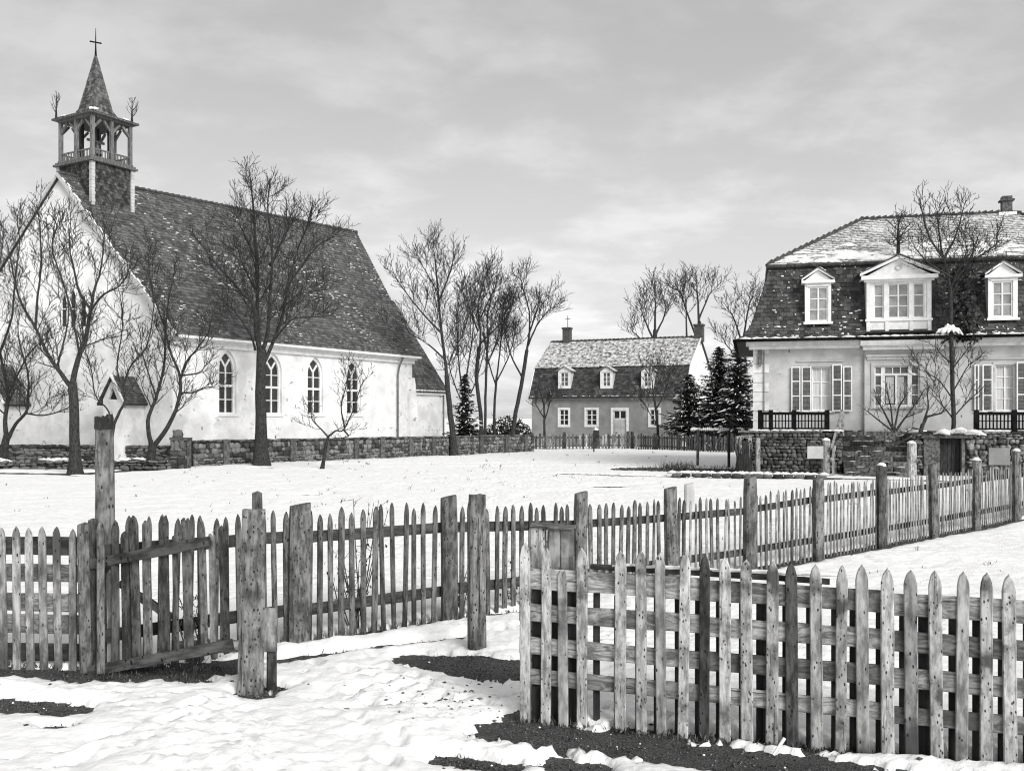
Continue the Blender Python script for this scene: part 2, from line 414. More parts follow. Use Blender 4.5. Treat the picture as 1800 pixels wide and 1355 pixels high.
def snow_h(x, y):
    near = 1 / (1 + (np.abs(y) / 24) ** 2)
    b0 = 1 - np.abs(perlin(x * 1.7 + 3, y * 1.7)) * 2
    b1 = 1 - np.abs(perlin(x * 4.2 + 3, y * 4.2)) * 2
    b2 = 1 - np.abs(perlin(x * 10.5, y * 10.5 + 7)) * 2
    b3 = 1 - np.abs(perlin(x * 23, y * 23 + 7)) * 2
    big = perlin(x * 0.45, y * 0.45)
    rough = np.clip(0.55 + 1.3 * perlin(x * 0.8 + 11, y * 0.8 + 4) + 0.5 * np.exp(-(((x + 0.6) / 1.6) ** 2 + ((y - 7.9) / 1.3) ** 2)), 0.15, 1.3)      # trampled and smooth areas
    foot = np.clip(perlin(x * 2.6 + 40, y * 2.6 + 3) - 0.16, 0, 1) * np.clip(perlin(x * 0.6 + 2, y * 0.6) + 0.4, 0, 1)
    h = 0.066 + 0.03 * big + near * (rough * (0.036 * b1 + 0.038 * b2 + 0.017 * b3) + 0.016 * b0 + 0.02 * perlin(x * 1.3, y * 1.3) - 0.16 * foot - 0.012)
    far = 1 - near
    h += far * (0.05 * perlin(x * 0.9, y * 0.9) + 0.04 * perlin(x * 2.5, y * 2.5) + 0.03 * perlin(x * 6, y * 6))
    for off in (0.0, 1.5):                                  # cart tracks crossing the open field
        c = 45.5 + off * 2.0 + 0.10 * x + 0.3 * np.sin(x * 0.25)
        h -= 0.12 * np.exp(-((y - c) / 0.5) ** 2) * np.clip((x + 12) / 8, 0, 1)
    for fx0, fy0, fa in FOOT:                               # trodden dents about the gate
        ok = (np.abs(x - fx0) < .4) & (np.abs(y - fy0) < .4)
        u = (x[ok] - fx0) * math.cos(fa) + (y[ok] - fy0) * math.sin(fa); v = (y[ok] - fy0) * math.cos(fa) - (x[ok] - fx0) * math.sin(fa)
        d = np.hypot(u / .15, v / .065) + 0.25 * perlin(x[ok] * 14, y[ok] * 14)
        h[ok] += -0.050 * np.clip((1.25 - d) / .5, 0, 1) + 0.014 * np.exp(-((d - 1.6) / .35) ** 2)
    g = G(760, 1235); z1 = np.exp(-(((x - g.x) / 1.5) ** 2 + ((y - g.y) / 0.6) ** 2))
    h = h * (1 - 0.5 * z1)
    tiny = perlin(x * 6.5 + 2, y * 6.5 + 8) + 0.3 * perlin(x * 17 + 2, y * 17 + 8) + 0.55 * perlin(x * 0.8 + 6, y * 0.8 + 1) + 0.30 * z1
    hole = np.clip((tiny - 0.47) / 0.10, 0, 1)
    h = np.maximum(h, 0.022) - 0.07 * hole * near - 0.07 * hole * far * (tiny > 0.56)      # small melted holes
    m, thin = soilmask(x, y)
    return h * (1 - 0.62 * thin) - m * 0.24 + hills(x, y)
def sheet(name, mat, fh, ys, xs, nfix_lo, nfix_hi, z_out):
    XX, YY = np.meshgrid(xs, ys)
    Zm = fh(XX, YY)
    Zm[:nfix_lo] = z_out; Zm[-nfix_hi:] = z_out; Zm[:, :2] = z_out; Zm[:, -2:] = z_out
    nr, nc = XX.shape
    co = np.stack([XX, YY, Zm], -1).reshape(-1, 3).astype(np.float32)
    idx = np.arange(nr * nc).reshape(nr, nc)
    q = np.stack([idx[:-1, :-1], idx[:-1, 1:], idx[1:, 1:], idx[1:, :-1]], -1).reshape(-1, 4).astype(np.int32)
    me = bpy.data.meshes.new(name)
    me.vertices.add(len(co)); me.vertices.foreach_set('co', co.ravel())
    me.loops.add(q.size); me.loops.foreach_set('vertex_index', q.ravel())
    me.polygons.add(len(q)); me.polygons.foreach_set('loop_start', np.arange(0, q.size, 4, dtype=np.int32))
    me.polygons.foreach_set('use_smooth', np.ones(len(q), dtype=bool))
    me.update(calc_edges=True)
    return struct(link(name, me, mat))
def axis(a, half, n): 
    u = np.linspace(-1, 1, n); k = math.asinh(half / a)
    return a * np.sinh(u * k)
ys = np.concatenate([[-3000, -60, 0.3], np.geomspace(2.4, 140, 900), [400, 1200, 6000]])
xs = np.concatenate([[-6000, -400], axis(3.0, 95, 680), [400, 6000]])
sheet('snow_field', M['snow'], snow_h, ys, xs, 2, 3, 0.05)
ys = np.concatenate([[-3000, -60, 0.3], np.geomspace(2.0, 60, 420), [400, 1200, 6000]])
xs = np.concatenate([[-6000, -400], axis(3.0, 40, 340), [400, 6000]])
sheet('ground', M['soil'], soil_h, ys, xs, 2, 3, -0.3)
# ------------------------------------------------------------------ building helpers
def V3(p): return Vector(p)
def tile_slope(mb, Lp, Rp, nrows, tw, th=0.03, out=(0,-1,1), scallop=0.0, hook=None, skip=None, v0=0.0, v1=1.0):
    out = Vector(out); dirref = None
    for i in range(nrows):
        va = v0 + (v1 - v0) * i / nrows; vb = v0 + (v1 - v0) * (i + 1.25) / nrows; vb = min(vb, v1)
        La, Ra, Lb, Rb = V3(Lp(va)), V3(Rp(va)), V3(Lp(vb)), V3(Rp(vb))
        if (Ra - La).length < 0.05: continue
        e = (Ra - La).normalized()
        if dirref is None: dirref = e
        lenA, lenB = (Ra - La).length, (Rb - Lb).length
        sa0, sb0 = La.dot(dirref), Lb.dot(dirref)
        up = Lb - La; up = up - e * up.dot(e); hl = up.length; up = up / hl
        n = e.cross(up).normalized()
        if n.dot(out) < 0: n = -n
        k = math.floor(sa0 / tw) - 1
        while True:
            g0 = (k + 0.5 * (i % 2)) * tw; k += 1
            if g0 > sa0 + lenA: break
            j = U(-0.012, 0.012)
            a0 = min(max(g0 + j - sa0, 0), lenA); a1 = min(max(g0 + j + tw - 0.008 - sa0, 0), lenA)
            if a1 - a0 < 0.03: continue
            b0 = min(max(g0 + j - sb0, 0), lenB); b1 = min(max(g0 + j + tw - 0.008 - sb0, 0), lenB)
            c = La + e * ((a0 + a1) / 2)
            if skip and skip(c): continue
            lift = th * U(0.7, 1.4); dn = up * U(-0.015, 0.015)
            if hook and hook(c, e, up, n, a1 - a0, hl, lift): continue
            A0 = La + e * a0 + dn; A1 = La + e * a1 + dn; B0 = Lb + e * b0; B1 = Lb + e * b1
            tone = random.random()
            if scallop:
                mid = La + e * ((a0 + a1) / 2) + dn - up * scallop
                mb.add([A0, mid, A1, A0 + n*lift, mid + n*lift, A1 + n*lift, B1 + n*0.004, B0 + n*0.004],
                       [(3,4,5,6,7), (0,1,4,3), (1,2,5,4), (0,3,7), (2,6,5)], tone)
            else:
                mb.add([A0, A1, A0 + n*lift, A1 + n*lift, B1 + n*0.004, B0 + n*0.004], [(2,3,4,5), (0,1,3,2), (0,2,5), (1,4,3)], tone)
def lerp(a, b, t): return tuple(x + (y - x) * t for x, y in zip(a, b))
def wall_holes(fr, outer, holes, y, rev):
    """wall face in the plane y of a frame with openings cut through it and reveals going in by rev"""
    bm = bmesh.new(); edges = []
    for poly in [outer] + holes:
        vs = [bm.verts.new(fr.M(p[0], y, p[1])) for p in poly]
        edges += [bm.edges.new((vs[i], vs[(i + 1) % len(vs)])) for i in range(len(vs))]
    bmesh.ops.triangle_fill(bm, use_beauty=True, use_dissolve=False, edges=edges)
    for poly in holes:
        n = len(poly)
        a = [bm.verts.new(fr.M(p[0], y, p[1])) for p in poly]; b = [bm.verts.new(fr.M(p[0], y + rev, p[1])) for p in poly]
        for i in range(n): bm.faces.new((a[i], a[(i+1) % n], b[(i+1) % n], b[i]))
    me = bpy.data.meshes.new('wall'); bm.to_mesh(me); bm.free()
    return me
def rect(x0, x1, z0, z1): return [(x0, z0), (x1, z0), (x1, z1), (x0, z1)]
def rect_window(fr, parent, x0, x1, z0, z1, y, cols, rows, fmat, pmat_, fw=0.06, mw=0.03, dep=0.06, name='window', panes_to=None, rowz=None, colx=None):
    mb = MB(fr)
    mb.box(x0, x0 + fw, y, y + dep, z0, z1); mb.box(x1 - fw, x1, y, y + dep, z0, z1)
    mb.box(x0 + fw, x1 - fw, y + .002, y + dep, z0, z0 + fw); mb.box(x0 + fw, x1 - fw, y + .002, y + dep, z1 - fw, z1)
    xs_ = colx or [x0 + fw + (x1 - x0 - 2*fw) * i / cols for i in range(cols + 1)]
    zs_ = rowz or [z0 + fw + (z1 - z0 - 2*fw) * i / rows for i in range(rows + 1)]
    for q in xs_[1:-1]: mb.box(q - mw*0.8, q + mw*0.8, y + .006, y + dep, z0 + fw, z1 - fw)
    for i in range(len(xs_) - 1):
        for q in zs_[1:-1]:
            mb.box(xs_[i] + (mw*0.8 if i else 0), xs_[i+1] - (mw*0.8 if i < len(xs_) - 2 else 0), y + .012, y + dep, q - mw/2, q + mw/2)
    w = part(name, mb, fmat, parent)
    for i in range(len(xs_) - 1):
        for j in range(len(zs_) - 1):
            pb = MB(fr).box(xs_[i] + .002, xs_[i+1] - .002, y + dep*0.7, y + dep*0.7 + .01, zs_[j] + .002, zs_[j+1] - .002)
            part('pane', pb, pmat_, panes_to or w)
    return w
def arch_poly(x0, x1, z0, zs, zt, n=7):
    """pointed-arch outline: counter-clockwise from the lower left"""
    w = x1 - x0; xm = (x0 + x1) / 2; h = zt - zs
    pts = [(x0, z0), (x1, z0)]
    for i in range(n):
        t = i / n; a = t * math.pi / 2 * 0.75
        pts.append((x1 - (w/2) * (1 - math.cos(a)) / (1 - math.cos(math.pi/2*0.75)), zs + h * math.sin(a) / math.sin(math.pi/2*0.75)))
    pts.append((xm, zt))
    for i in range(n - 1, -1, -1):
        t = i / n; a = t * math.pi / 2 * 0.75
        pts.append((x0 + (w/2) * (1 - math.cos(a)) / (1 - math.cos(math.pi/2*0.75)), zs + h * math.sin(a) / math.sin(math.pi/2*0.75)))
    return pts
def ring_prism(mb, outer, inner, y0, y1):
    n = len(outer)
    vs = [(p[0], y0, p[1]) for p in outer] + [(p[0], y0, p[1]) for p in inner] + [(p[0], y1, p[1]) for p in outer] + [(p[0], y1, p[1]) for p in inner]
    fs = []
    for i in range(n):
        k = (i + 1) % n
        fs += [(i, k, n+k, n+i), (2*n+i, 3*n+i, 3*n+k, 2*n+k), (i, 2*n+i, 2*n+k, k), (n+i, n+k, 3*n+k, 3*n+i)]
    mb.add(vs, fs)

STONES = []
def stone_protos():
    for q in range(14):
        bm = bmesh.new(); bmesh.ops.create_cube(bm, size=2.0)
        bmesh.ops.subdivide_edges(bm, edges=bm.edges[:], cuts=1, use_grid_fill=True)
        k = U(3.0, 5.5)
        for v in bm.verts:
            p = v.co; r = (abs(p.x)**k + abs(p.y)**k + abs(p.z)**k) ** (1/k)
            v.co = p / r
            v.co += Vector((U(-.24,.24), U(-.2,.2), U(-.24,.24)))
        me = bpy.data.meshes.new('stone'); bm.to_mesh(me); bm.free()
        me.polygons.foreach_set('use_smooth', [True] * len(me.polygons))
        STONES.append(me)
stone_protos()
STONE_SETS = {}
def stone_mesh(mat):
    if mat.name not in STONE_SETS:
        L = []
        for me in STONES:
            c = me.copy(); c.materials.append(mat); L.append(c)
        STONE_SETS[mat.name] = L
    return random.choice(STONE_SETS[mat.name])
def lay_stones(fr, parent, x0, x1, y, zlo, zhi, w, h, mat, dep=0.10, skip=None, name='stone', limit=300):
    """courses of separate stones in the plane y; zlo/zhi may be functions of x"""
    fz = zhi if callable(zhi) else (lambda q: zhi)
    top = max(fz(x0), fz(x1)); z = zlo; todo = []
    while z < top - 0.04:
        rh = min(h * U(0.6, 1.5), top - z)
        if top - z - rh < h * 0.4: rh = top - z
        x = x0 + U(-0.3, 0) * w
        while x < x1 - 0.04:
            sw = w * U(0.55, 1.6)
            a, b = max(x, x0), min(x + sw, x1)
            if b - a > 0.06:
                c = (a + b) / 2; cz = z + rh / 2
                if cz < fz(c) and not (skip and skip(a, b, z, z + rh)):
                    hh = rh * U(0.75, 1.3)
                    todo.append((c, TRS(fr.M(c, y + U(-0.03, 0.02), cz + U(-.01,.01)), fr.a, ((b - a) / 2 * 1.02, dep * U(0.8, 1.2), hh / 2 * 1.02), 0, U(-0.22, 0.22))))
            x += sw
        z += rh
    todo.sort(key=lambda q: abs(q[1].translation.y))
    for c, m in todo[:limit]: link(name, stone_mesh(mat), None, parent, m)
    if todo[limit:]:                                     # the farther stones, joined
        mb = MB()
        for c, m in todo[limit:]:
            me = random.choice(STONES); tn = random.random()
            mb.add([m @ v.co for v in me.vertices], [tuple(p.vertices) for p in me.polygons], tn)
        stuff(part(name, mb, M['stone_far'], parent, True))

# ------------------------------------------------------------------ the church
CH = Frame(-16.15, 46.0, math.radians(59.5))
church = thing('church', 'white gothic village church with steep tiled roof and open wooden belfry', 'church', CH.M(0,0,0), CH.a)
EAVE, APEX, RIDGE_END = 6.55, 14.5, 15.35
RY, RX0, RX1 = 6.66, -1.23, 21.4
# side wall with four pointed windows
holes = []; wins = []
for a, b in ((388, 413), (469, 493), (543, 566), (612, 633)):
    x0, x1 = CH.x(a), CH.x(b)
    holes.append(arch_poly(x0 - .10, x1 + .10, 2.50, 4.75, 5.75)); wins.append((x0, x1))
me = wall_holes(CH, [(0, 0), (19.1, 0), (19.1, EAVE), (0, EAVE)], holes, 0, 0.32)
link('side_wall', me, M['plaster'], church)
for (x0, x1) in wins:
    mb = MB(CH); o = arch_poly(x0 - .098, x1 + .098, 2.502, 4.75, 5.748); i_ = arch_poly(x0, x1, 2.6, 4.72, 5.6)
    ring_prism(mb, o, i_, .14, .30)
    xm = (x0 + x1) / 2; w = x1 - x0
    mb.box(xm - .035, xm + .035, .16, .28, 2.6, 4.95)
    mb.beam((xm, .22, 4.9), (x0 + w*.2, .22, 5.3), .1, .06, up=(0,1,0)); mb.beam((xm, .22, 4.9), (x1 - w*.2, .22, 5.3), .1, .06, up=(0,1,0))
    for zc, t in ((3.95, .06), (3.25, .022), (4.6, .022)):
        mb.box(x0, xm - .037, .165, .275, zc - t, zc + t); mb.box(xm + .037, x1, .165, .275, zc - t, zc + t)
    mb.box(x0 - .2, x1 + .2, -.07, .12, 2.40, 2.497)
    wnd = part('window', mb, M['trim'], church)
    for za, zb in ((2.6, 3.24), (3.26, 3.94), (3.96, 4.59)):
        for a, b in ((x0, xm), (xm, x1)):
            part('pane', MB(CH).box(a, b, .24, .25, za, zb), M['glass'], wnd)
    part('pane', MB(CH).prism([p for p in arch_poly(x0, x1, 4.61, 4.72, 5.6)], .24, .25), M['glass'], wnd)
# front gable (set skew to the nave), its own plane
g0 = Vector(CH.M(-2.47, 13.3, 0)); gC = Vector(CH.M(0, 0, 0)); gd = gC - g0
GF = Frame(g0.x, g0.y, math.atan2(gd.y, gd.x)); GW = gd.length
def gx(px, yo=0): return GF.x(px, yo)
gh = []; gw = []
for a, b, zt in ((103, 117, 514), (119, 133, 506), (137, 151, 514)):
    x0, x1 = gx(a), gx(b); z0 = GF.z((a+b)/2, 575); z1 = GF.z((a+b)/2, zt)
    gh.append(arch_poly(x0, x1, z0, z1 - .55, z1)); gw.append((x0, x1, z0, z1))
mid = GW / 2
me = wall_holes(GF, [(0, 0), (GW, 0), (GW, EAVE), (mid, APEX - .02), (0, EAVE)], gh, 0, .3)
link('gable_wall', me, M['plaster'], church)
for x0, x1, z0, z1 in gw:
    mb = MB(GF); ring_prism(mb, arch_poly(x0 + .002, x1 - .002, z0 + .002, z1 - .55, z1 - .002), arch_poly(x0 + .05, x1 - .05, z0 + .05, z1 - .55, z1 - .06), .16, .26)
    mb.box(x0 + .05, x1 - .05, .17, .25, z0 + .9, z0 + .95)
    wnd = part('window', mb, M['trim'], church)
    part('pane', MB(GF).prism(arch_poly(x0 + .05, x1 - .05, z0 + .05, z1 - .55, z1 - .06), .21, .22), M['glass'], wnd)
# rear and far walls
mb = MB(CH); mb.add([(19.1,0,0),(23.7,13.3,0),(23.7,13.3,EAVE),(21.4,RY,RIDGE_END-.2),(19.1,0,EAVE)], [(0,1,2,3,4)])
mb.add([(-2.47,13.3,0),(23.7,13.3,0),(23.7,13.3,EAVE),(-2.47,13.3,EAVE)], [(0,1,2,3)])
part('rear_wall', mb, M['plaster'], church)
# nave roof
def cl(v): return lerp((-.25, -.50, EAVE - .30), (RX0 - .22, RY, APEX), v)
def crr(v): return lerp((19.3, -.50, EAVE - .30), (RX1 + .2, RY, RIDGE_END), v)
def fl(v): return lerp((-2.60, 13.85, EAVE - .30), (RX0 - .14, RY, APEX), v)
def frr(v): return lerp((23.95, 13.85, EAVE - .30), (RX1 + .2, RY, RIDGE_END), v)
mb = MB(CH)
# a little thickness under the verges and eaves
def bil(mb, c00, c10, c11, c01, n=14):
    vs = [lerp(lerp(c00, c10, i / n), lerp(c01, c11, i / n), j / n) for j in range(n + 1) for i in range(n + 1)]
    mb.add(vs, [(j*(n+1)+i, j*(n+1)+i+1, (j+1)*(n+1)+i+1, (j+1)*(n+1)+i) for j in range(n) for i in range(n)])
def low(p, d=.09): return (p[0], p[1], p[2] - d)
mb.add([low(cl(0)), low(crr(0)), low(crr(1)), low(cl(1)), cl(0), crr(0), crr(1), cl(1)], [(0,1,5,4),(1,2,6,5),(3,0,4,7)])
mb.add([low(fl(0)), low(frr(0)), low(frr(1)), low(fl(1)), fl(0), frr(0), frr(1), fl(1)], [(0,1,5,4),(1,2,6,5),(3,0,4,7)])
bil(mb, cl(0), crr(0), crr(1), cl(1)); bil(mb, fl(0), frr(0), frr(1), fl(1))
bil(mb, low(cl(0)), low(crr(0)), low(crr(1)), low(cl(1))); bil(mb, low(fl(0)), low(frr(0)), low(frr(1)), low(fl(1)))
roof = part('roof', mb, M['roof_under'], church)
mb = MB(CH); tile_slope(mb, cl, crr, 50, 0.27, 0.035, out=(0,-1,1), scallop=0.02)
tile_slope(mb, fl, frr, 40, 0.6, 0.035, out=(0,1,1))
stuff(part('roof_tile', mb, M['tile_church'], roof))
mb = MB(CH)
for i in range(1500):                                   # remnants of snow caught on the tile edges
    v = U(.02, .97) if random.random() < .3 else min(max(random.gauss(.40, .17), .02), .95); t = random.random()
    if math.sin(t * 17 + v * 6) + math.sin(t * 41 + v * 23) < U(-.3, 1.9): continue
    p = lerp(cl(v), crr(v), t); q = lerp(cl(v), crr(v), min(t + U(.004, .012), 1)); h = U(.012, .035)
    mb.tube([(p[0], p[1] - .03, p[2] + .045), (q[0], q[1] - .03, q[2] + .045)], [h, h * U(.5, 1)], 5)
stuff(part('roof_snow', mb, M['snowlump'], roof, True))
mb = MB(CH); n = 58
for i in range(n):
    a = lerp(cl(1), crr(1), i / n); b = lerp(cl(1), crr(1), (i + .96) / n)
    mb.tube([(a[0], a[1], a[2] - .02), (b[0], b[1], b[2] + .015)], [.12, .145], 6)
stuff(part('ridge_tile', mb, M['tile'], roof))
# verge boards with lying snow
mb = MB(CH)
mb.beam((cl(0)[0] - .06, cl(0)[1], cl(0)[2] - .05), (cl(1)[0] - .06, cl(1)[1], cl(1)[2] - .03), .06, .16); mb.beam((fl(0)[0] - .06, fl(0)[1], fl(0)[2] - .05), (fl(1)[0] - .06, fl(1)[1], fl(1)[2] - .03), .05, .12)
part('verge_board', mb, M['plaster_grey'], church)
mb = MB(CH)
for i in range(46):
    if i > 43 or (34 < i < 37): continue
    t = i / 46 + U(-.004, .004); t2 = t + U(.6, 1.3) / 46
    a, b = lerp(cl(0), cl(1), t), lerp(cl(0), cl(1), min(t2, .97)); dxx = U(-.02, .12); h = U(.03, .07)
    mb.tube([(a[0] + dxx, a[1], a[2] + .04), (b[0] + dxx, b[1], b[2] + .04)], [U(.03,.075), U(.03, .075)], 7)
stuff(part('verge_snow', mb, M['snowlump'], roof, True))
# cornice, downpipe, corner buttress
mb = MB(CH); mb.box(-.08, 19.25, -.30, -.003, EAVE - .52, EAVE - .34); mb.box(-.06, 19.2, -.16, -.003, EAVE - .75, EAVE - .523); mb.box(-.1, 19.32, -.60, -.32, EAVE - .42, EAVE - .30)
part('cornice', mb, M['trim'], church)
px_ = CH.x(699, -.1)
part('downpipe', MB(CH).tube([(px_, -.12, 0), (px_, -.12, 5.0), (px_ + .1, -.14, 5.5), (px_ + .1, -.45, 6.1)], [.06]*4, 8), M['lead'], church, True)
mb = MB(CH); mb.hexa([(18.5, -.45, 0), (19.4, -.45, 0), (19.4, -.003, 0), (18.5, -.003, 0), (18.6, -.08, 4.4), (19.4, -.08, 4.4), (19.4, -.003, 4.9), (18.6, -.003, 4.9)])
part('buttress', mb, M['plaster'], church)
# chancel: lower and set back
cy = 0.9; cxe = CH.x(779, cy)
ez = CH.z(740, 684, cy) + .02
mb = MB(CH); mb.add([(18.8, cy, 0), (cxe, cy, 0), (cxe, cy, ez), (18.8, cy, ez)], [(0,1,2,3)]); mb.add([(cxe, cy, 0), (cxe + 3, 11, 0), (cxe + 3, 11, ez), (cxe + 1.5, 6, ez + 6.4), (cxe, cy, ez)], [(0,1,2,3,4)])
part('chancel_wall', mb, M['plaster'], church)
cr0 = CH.pix(668, 505, 6.0)
def hl(v): return lerp((18.6, cy - .3, ez - .15), (18.6, 6.0, ez + 6.6), v)
def hr(v): return lerp((cxe + .25, cy - .3, ez - .15), (cxe + 1.0, 6.0, ez + 6.6), v)
def h2l(v): return lerp((18.6, 11.3, ez - .15), (18.6, 6.0, ez + 6.6), v)
def h2r(v): return lerp((cxe + 3.2, 11.3, ez - .15), (cxe + 1.0, 6.0, ez + 6.6), v)
mb = MB(CH); mb.add([hl(0), hr(0), hr(1), hl(1)], [(0,1,2,3)]); mb.add([low(hl(0)), low(hr(0)), low(hr(1)), low(hl(1)), hl(0), hr(0), hr(1), hl(1)], [(0,1,2,3),(0,1,5,4),(1,2,6,5)])
mb.add([h2l(0), h2r(0), h2r(1), h2l(1)], [(0,1,2,3)])
croof = part('chancel_roof', mb, M['roof_under'], church)
mb = MB(CH); tile_slope(mb, hl, hr, 36, 0.27, 0.035, scallop=0.02)
stuff(part('roof_tile', mb, M['tile_church'], croof))
mb = MB(CH); mb.box(19.2, cxe + .1, cy - .2, cy - .003, ez - .38, ez - .17)
part('chancel_cornice', mb, M['trim'], church)
part('chancel_downpipe', MB(CH).tube([(cxe - .05, cy - .08, 0), (cxe - .05, cy - .08, ez - .3)], [.05, .05], 8), M['lead'], church, True)
mb = MB(CH)
for i in range(24): mb.tube([(19.5 + i * (cxe - 19.5) / 24, cy - .33, ez - .12), (19.5 + (i + U(.5, 1.1)) * (cxe - 19.5) / 24, cy - .33, ez - .12)], [U(.03, .06), U(.03, .06)], 6)
stuff(part('eave_snow', mb, M['snowlump'], croof, True))

# belfry on the ridge
bx, by, hx, hy = .72, 6.66, 1.17, 1.32
x0, x1, y0, y1 = bx - hx, bx + hx, by - hy, by + hy
zb0, zled = 11.3, CH.z(163, 283, y0)
zev = CH.z(163, 203, y0)
belfry = part('belfry', MB(CH).box(x0, x1, y0, y1, zb0, zled), M['shingle'], church)
mb = MB(CH)
tile_slope(mb, lambda v: (x0 + .05, y0 - .001, zb0 + (zled - zb0) * v), lambda v: (x1 - .05, y0 - .001, zb0 + (zled - zb0) * v), 24, .2, .03, out=(0,-1,0), scallop=.06)
tile_slope(mb, lambda v: (x0 - .001, y1 - .05, zb0 + (zled - zb0) * v), lambda v: (x0 - .001, y0 + .05, zb0 + (zled - zb0) * v), 24, .2, .03, out=(-1,0,0), scallop=.06)
stuff(part('shingle', mb, M['shingle'], belfry))
for cxx, cyy in ((x0, y0), (x1, y0), (x0, y1), (x1, y1)):
    mb = MB(CH); zc = zb0
    while zc < zled - .05:
        mb.box(cxx - .09 - U(0, .02), cxx + .09 + U(0, .02), cyy - .09 - U(0, .02), cyy + .09 + U(0, .02), zc, min(zc + .17, zled - .01)); zc += .18
    part('corner_board', mb, M['plaster_grey'], belfry)
mb = MB(CH); mb.box(x0 - .22, x1 + .22, y0 - .22, y1 + .22, zled, zled + .10); mb.box(x0 - .14, x1 + .14, y0 - .14, y1 + .14, zled + .10, zled + .2)
part('ledge', mb, M['timber'], belfry)
zf = zled + .2; ins = .06
cols_ = [(x0 + ins, y0 + ins), (bx, y0 + ins), (x1 - ins, y0 + ins), (x1 - ins, by), (x1 - ins, y1 - ins), (bx, y1 - ins), (x0 + ins, y1 - ins), (x0 + ins, by)]
for cxx, cyy in cols_:
    part('belfry_post', MB(CH).box(cxx - .085, cxx + .085, cyy - .085, cyy + .085, zf, zev).box(cxx - .11, cxx + .11, cyy - .11, cyy + .11, zf, zf + .1), M['timber'], belfry)
for i in range(8):
    a, b = cols_[i], cols_[(i + 1) % 8]; mx, my = (a[0] + b[0]) / 2, (a[1] + b[1]) / 2
    for p, q in ((a, b), (b, a)):
        part('brace', MB(CH).beam((p[0], p[1], zev - .62), (p[0] + (q[0] - p[0]) * .42, p[1] + (q[1] - p[1]) * .42, zev - .08), .09, .11), M['timber'], belfry)
    mb = MB(CH); mb.beam((a[0], a[1], zf + .46), (b[0], b[1], zf + .46), .07, .07); mb.beam((a[0], a[1], zf + .08), (b[0], b[1], zf + .08), .06, .06)
    for k in range(1, 6):
        t = k / 6; mb.box(a[0] + (b[0] - a[0]) * t - .022, a[0] + (b[0] - a[0]) * t + .022, a[1] + (b[1] - a[1]) * t - .022, a[1] + (b[1] - a[1]) * t + .022, zf + .08, zf + .46)
    part('railing', mb, M['timber'], belfry)
mb = MB(CH)
for px0, py0 in ((bx - .45, by - .5), (bx + .45, by - .5), (bx - .45, by + .5), (bx + .45, by + .5)): mb.box(px0 - .08, px0 + .08, py0 - .08, py0 + .08, zf - .1, zev)
part('bell_frame', mb, M['wood_black'], belfry)
eo = .26
mb = MB(CH); mb.box(x0 - .05, x1 + .05, y0 - .05, y1 + .05, zev, zev + .1); mb.box(x0 - eo, x1 + eo, y0 - eo, y1 + eo, zev + .1, zev + .17)
part('eave_frame', mb, M['timber'], belfry)
zsp = zz(97, CH.M(bx, by, 0)[1])
prof = [(1.0, zev + .17), (.74, zev + .27), (.50, zev + .46), (.385, zev + .80), (.02, zsp)]
mb = MB(CH); rings = []
for f, z in prof: rings.append([(bx + sx_ * (hx + eo) * f, by + sy_ * (hy + eo) * f, z) for sx_, sy_ in ((-1,-1),(1,-1),(1,1),(-1,1))])
for i in range(len(prof) - 1): mb.add(rings[i] + rings[i+1], [(k, (k+1)%4, 4+(k+1)%4, 4+k) for k in range(4)])
spire = part('spire', mb, M['shingle_spire'], belfry)
mb = MB(CH)
for (f0, z0_), (f1, z1_) in zip(prof[:-1], prof[1:]):
    nr = max(2, int((z1_ - z0_) / .17))
    for sgn, ax in ((-1, 'y'), (-1, 'x')):
        def Lq(v, s=-1):
            f = f0 + (f1 - f0) * v; z = z0_ + (z1_ - z0_) * v
            return (bx - (hx + eo) * f, by - (hy + eo) * f, z) if ax == 'y' else (bx - (hx + eo) * f, by + (hy + eo) * f, z)
        def Rq(v):
            f = f0 + (f1 - f0) * v; z = z0_ + (z1_ - z0_) * v
            return (bx + (hx + eo) * f, by - (hy + eo) * f, z) if ax == 'y' else (bx - (hx + eo) * f, by - (hy + eo) * f, z)
        tile_slope(mb, Lq, Rq, nr, .18, .02, out=(0,-1,.3) if ax == 'y' else (-1,0,.3), scallop=.04)
stuff(part('spire_shingle', mb, M['shingle_spire'], belfry))
mb = MB(CH); ztop = zz(50, CH.M(bx, by, 0)[1]); zc = zz(75, CH.M(bx, by, 0)[1])
mb.tube([(bx, by, zsp - .25), (bx, by, zsp + .35), (bx, by, ztop)], [.075, .04, .012], 6)
d = Vector((CH.ex[0], CH.ex[1], 0))
mb.beam((bx - .22, by + .12, zc), (bx + .22, by - .12, zc), .05, .06)
for s in (-1, 1): mb.tube([(bx + s*.2, by - s*.11, zc), (bx + s*.25, by - s*.137, zc)], [.05, .03], 6)
part('cross', mb, M['iron'], belfry)
mb = MB(CH)
for q in range(9): 
    ax_, ay_ = x0 - eo + U(0, .35), y0 - eo + U(0, .35); zq = zev + .19 + (ax_ - x0 + eo + ay_ - y0 + eo) * .28; mb.tube([(ax_, ay_, zq), (ax_ + .12, ay_ - .05, zq + .04)], [U(.05,.1), U(.04,.08)], 7)
for q in range(5): mb.tube([(x0 - eo + .1, y1 - .6 + U(-.2,.2), zev + .24), (x0 - eo + .14, y1 - .4, zev + .27)], [.05, .04], 6); mb.tube([(x1 - .5 + U(-.2,.2), y0 - eo + .12, zev + .25), (x1 - .3, y0 - eo + .12, zev + .26)], [.05, .04], 6)
stuff(part('spire_snow', mb, M['snowlump'], belfry, True))
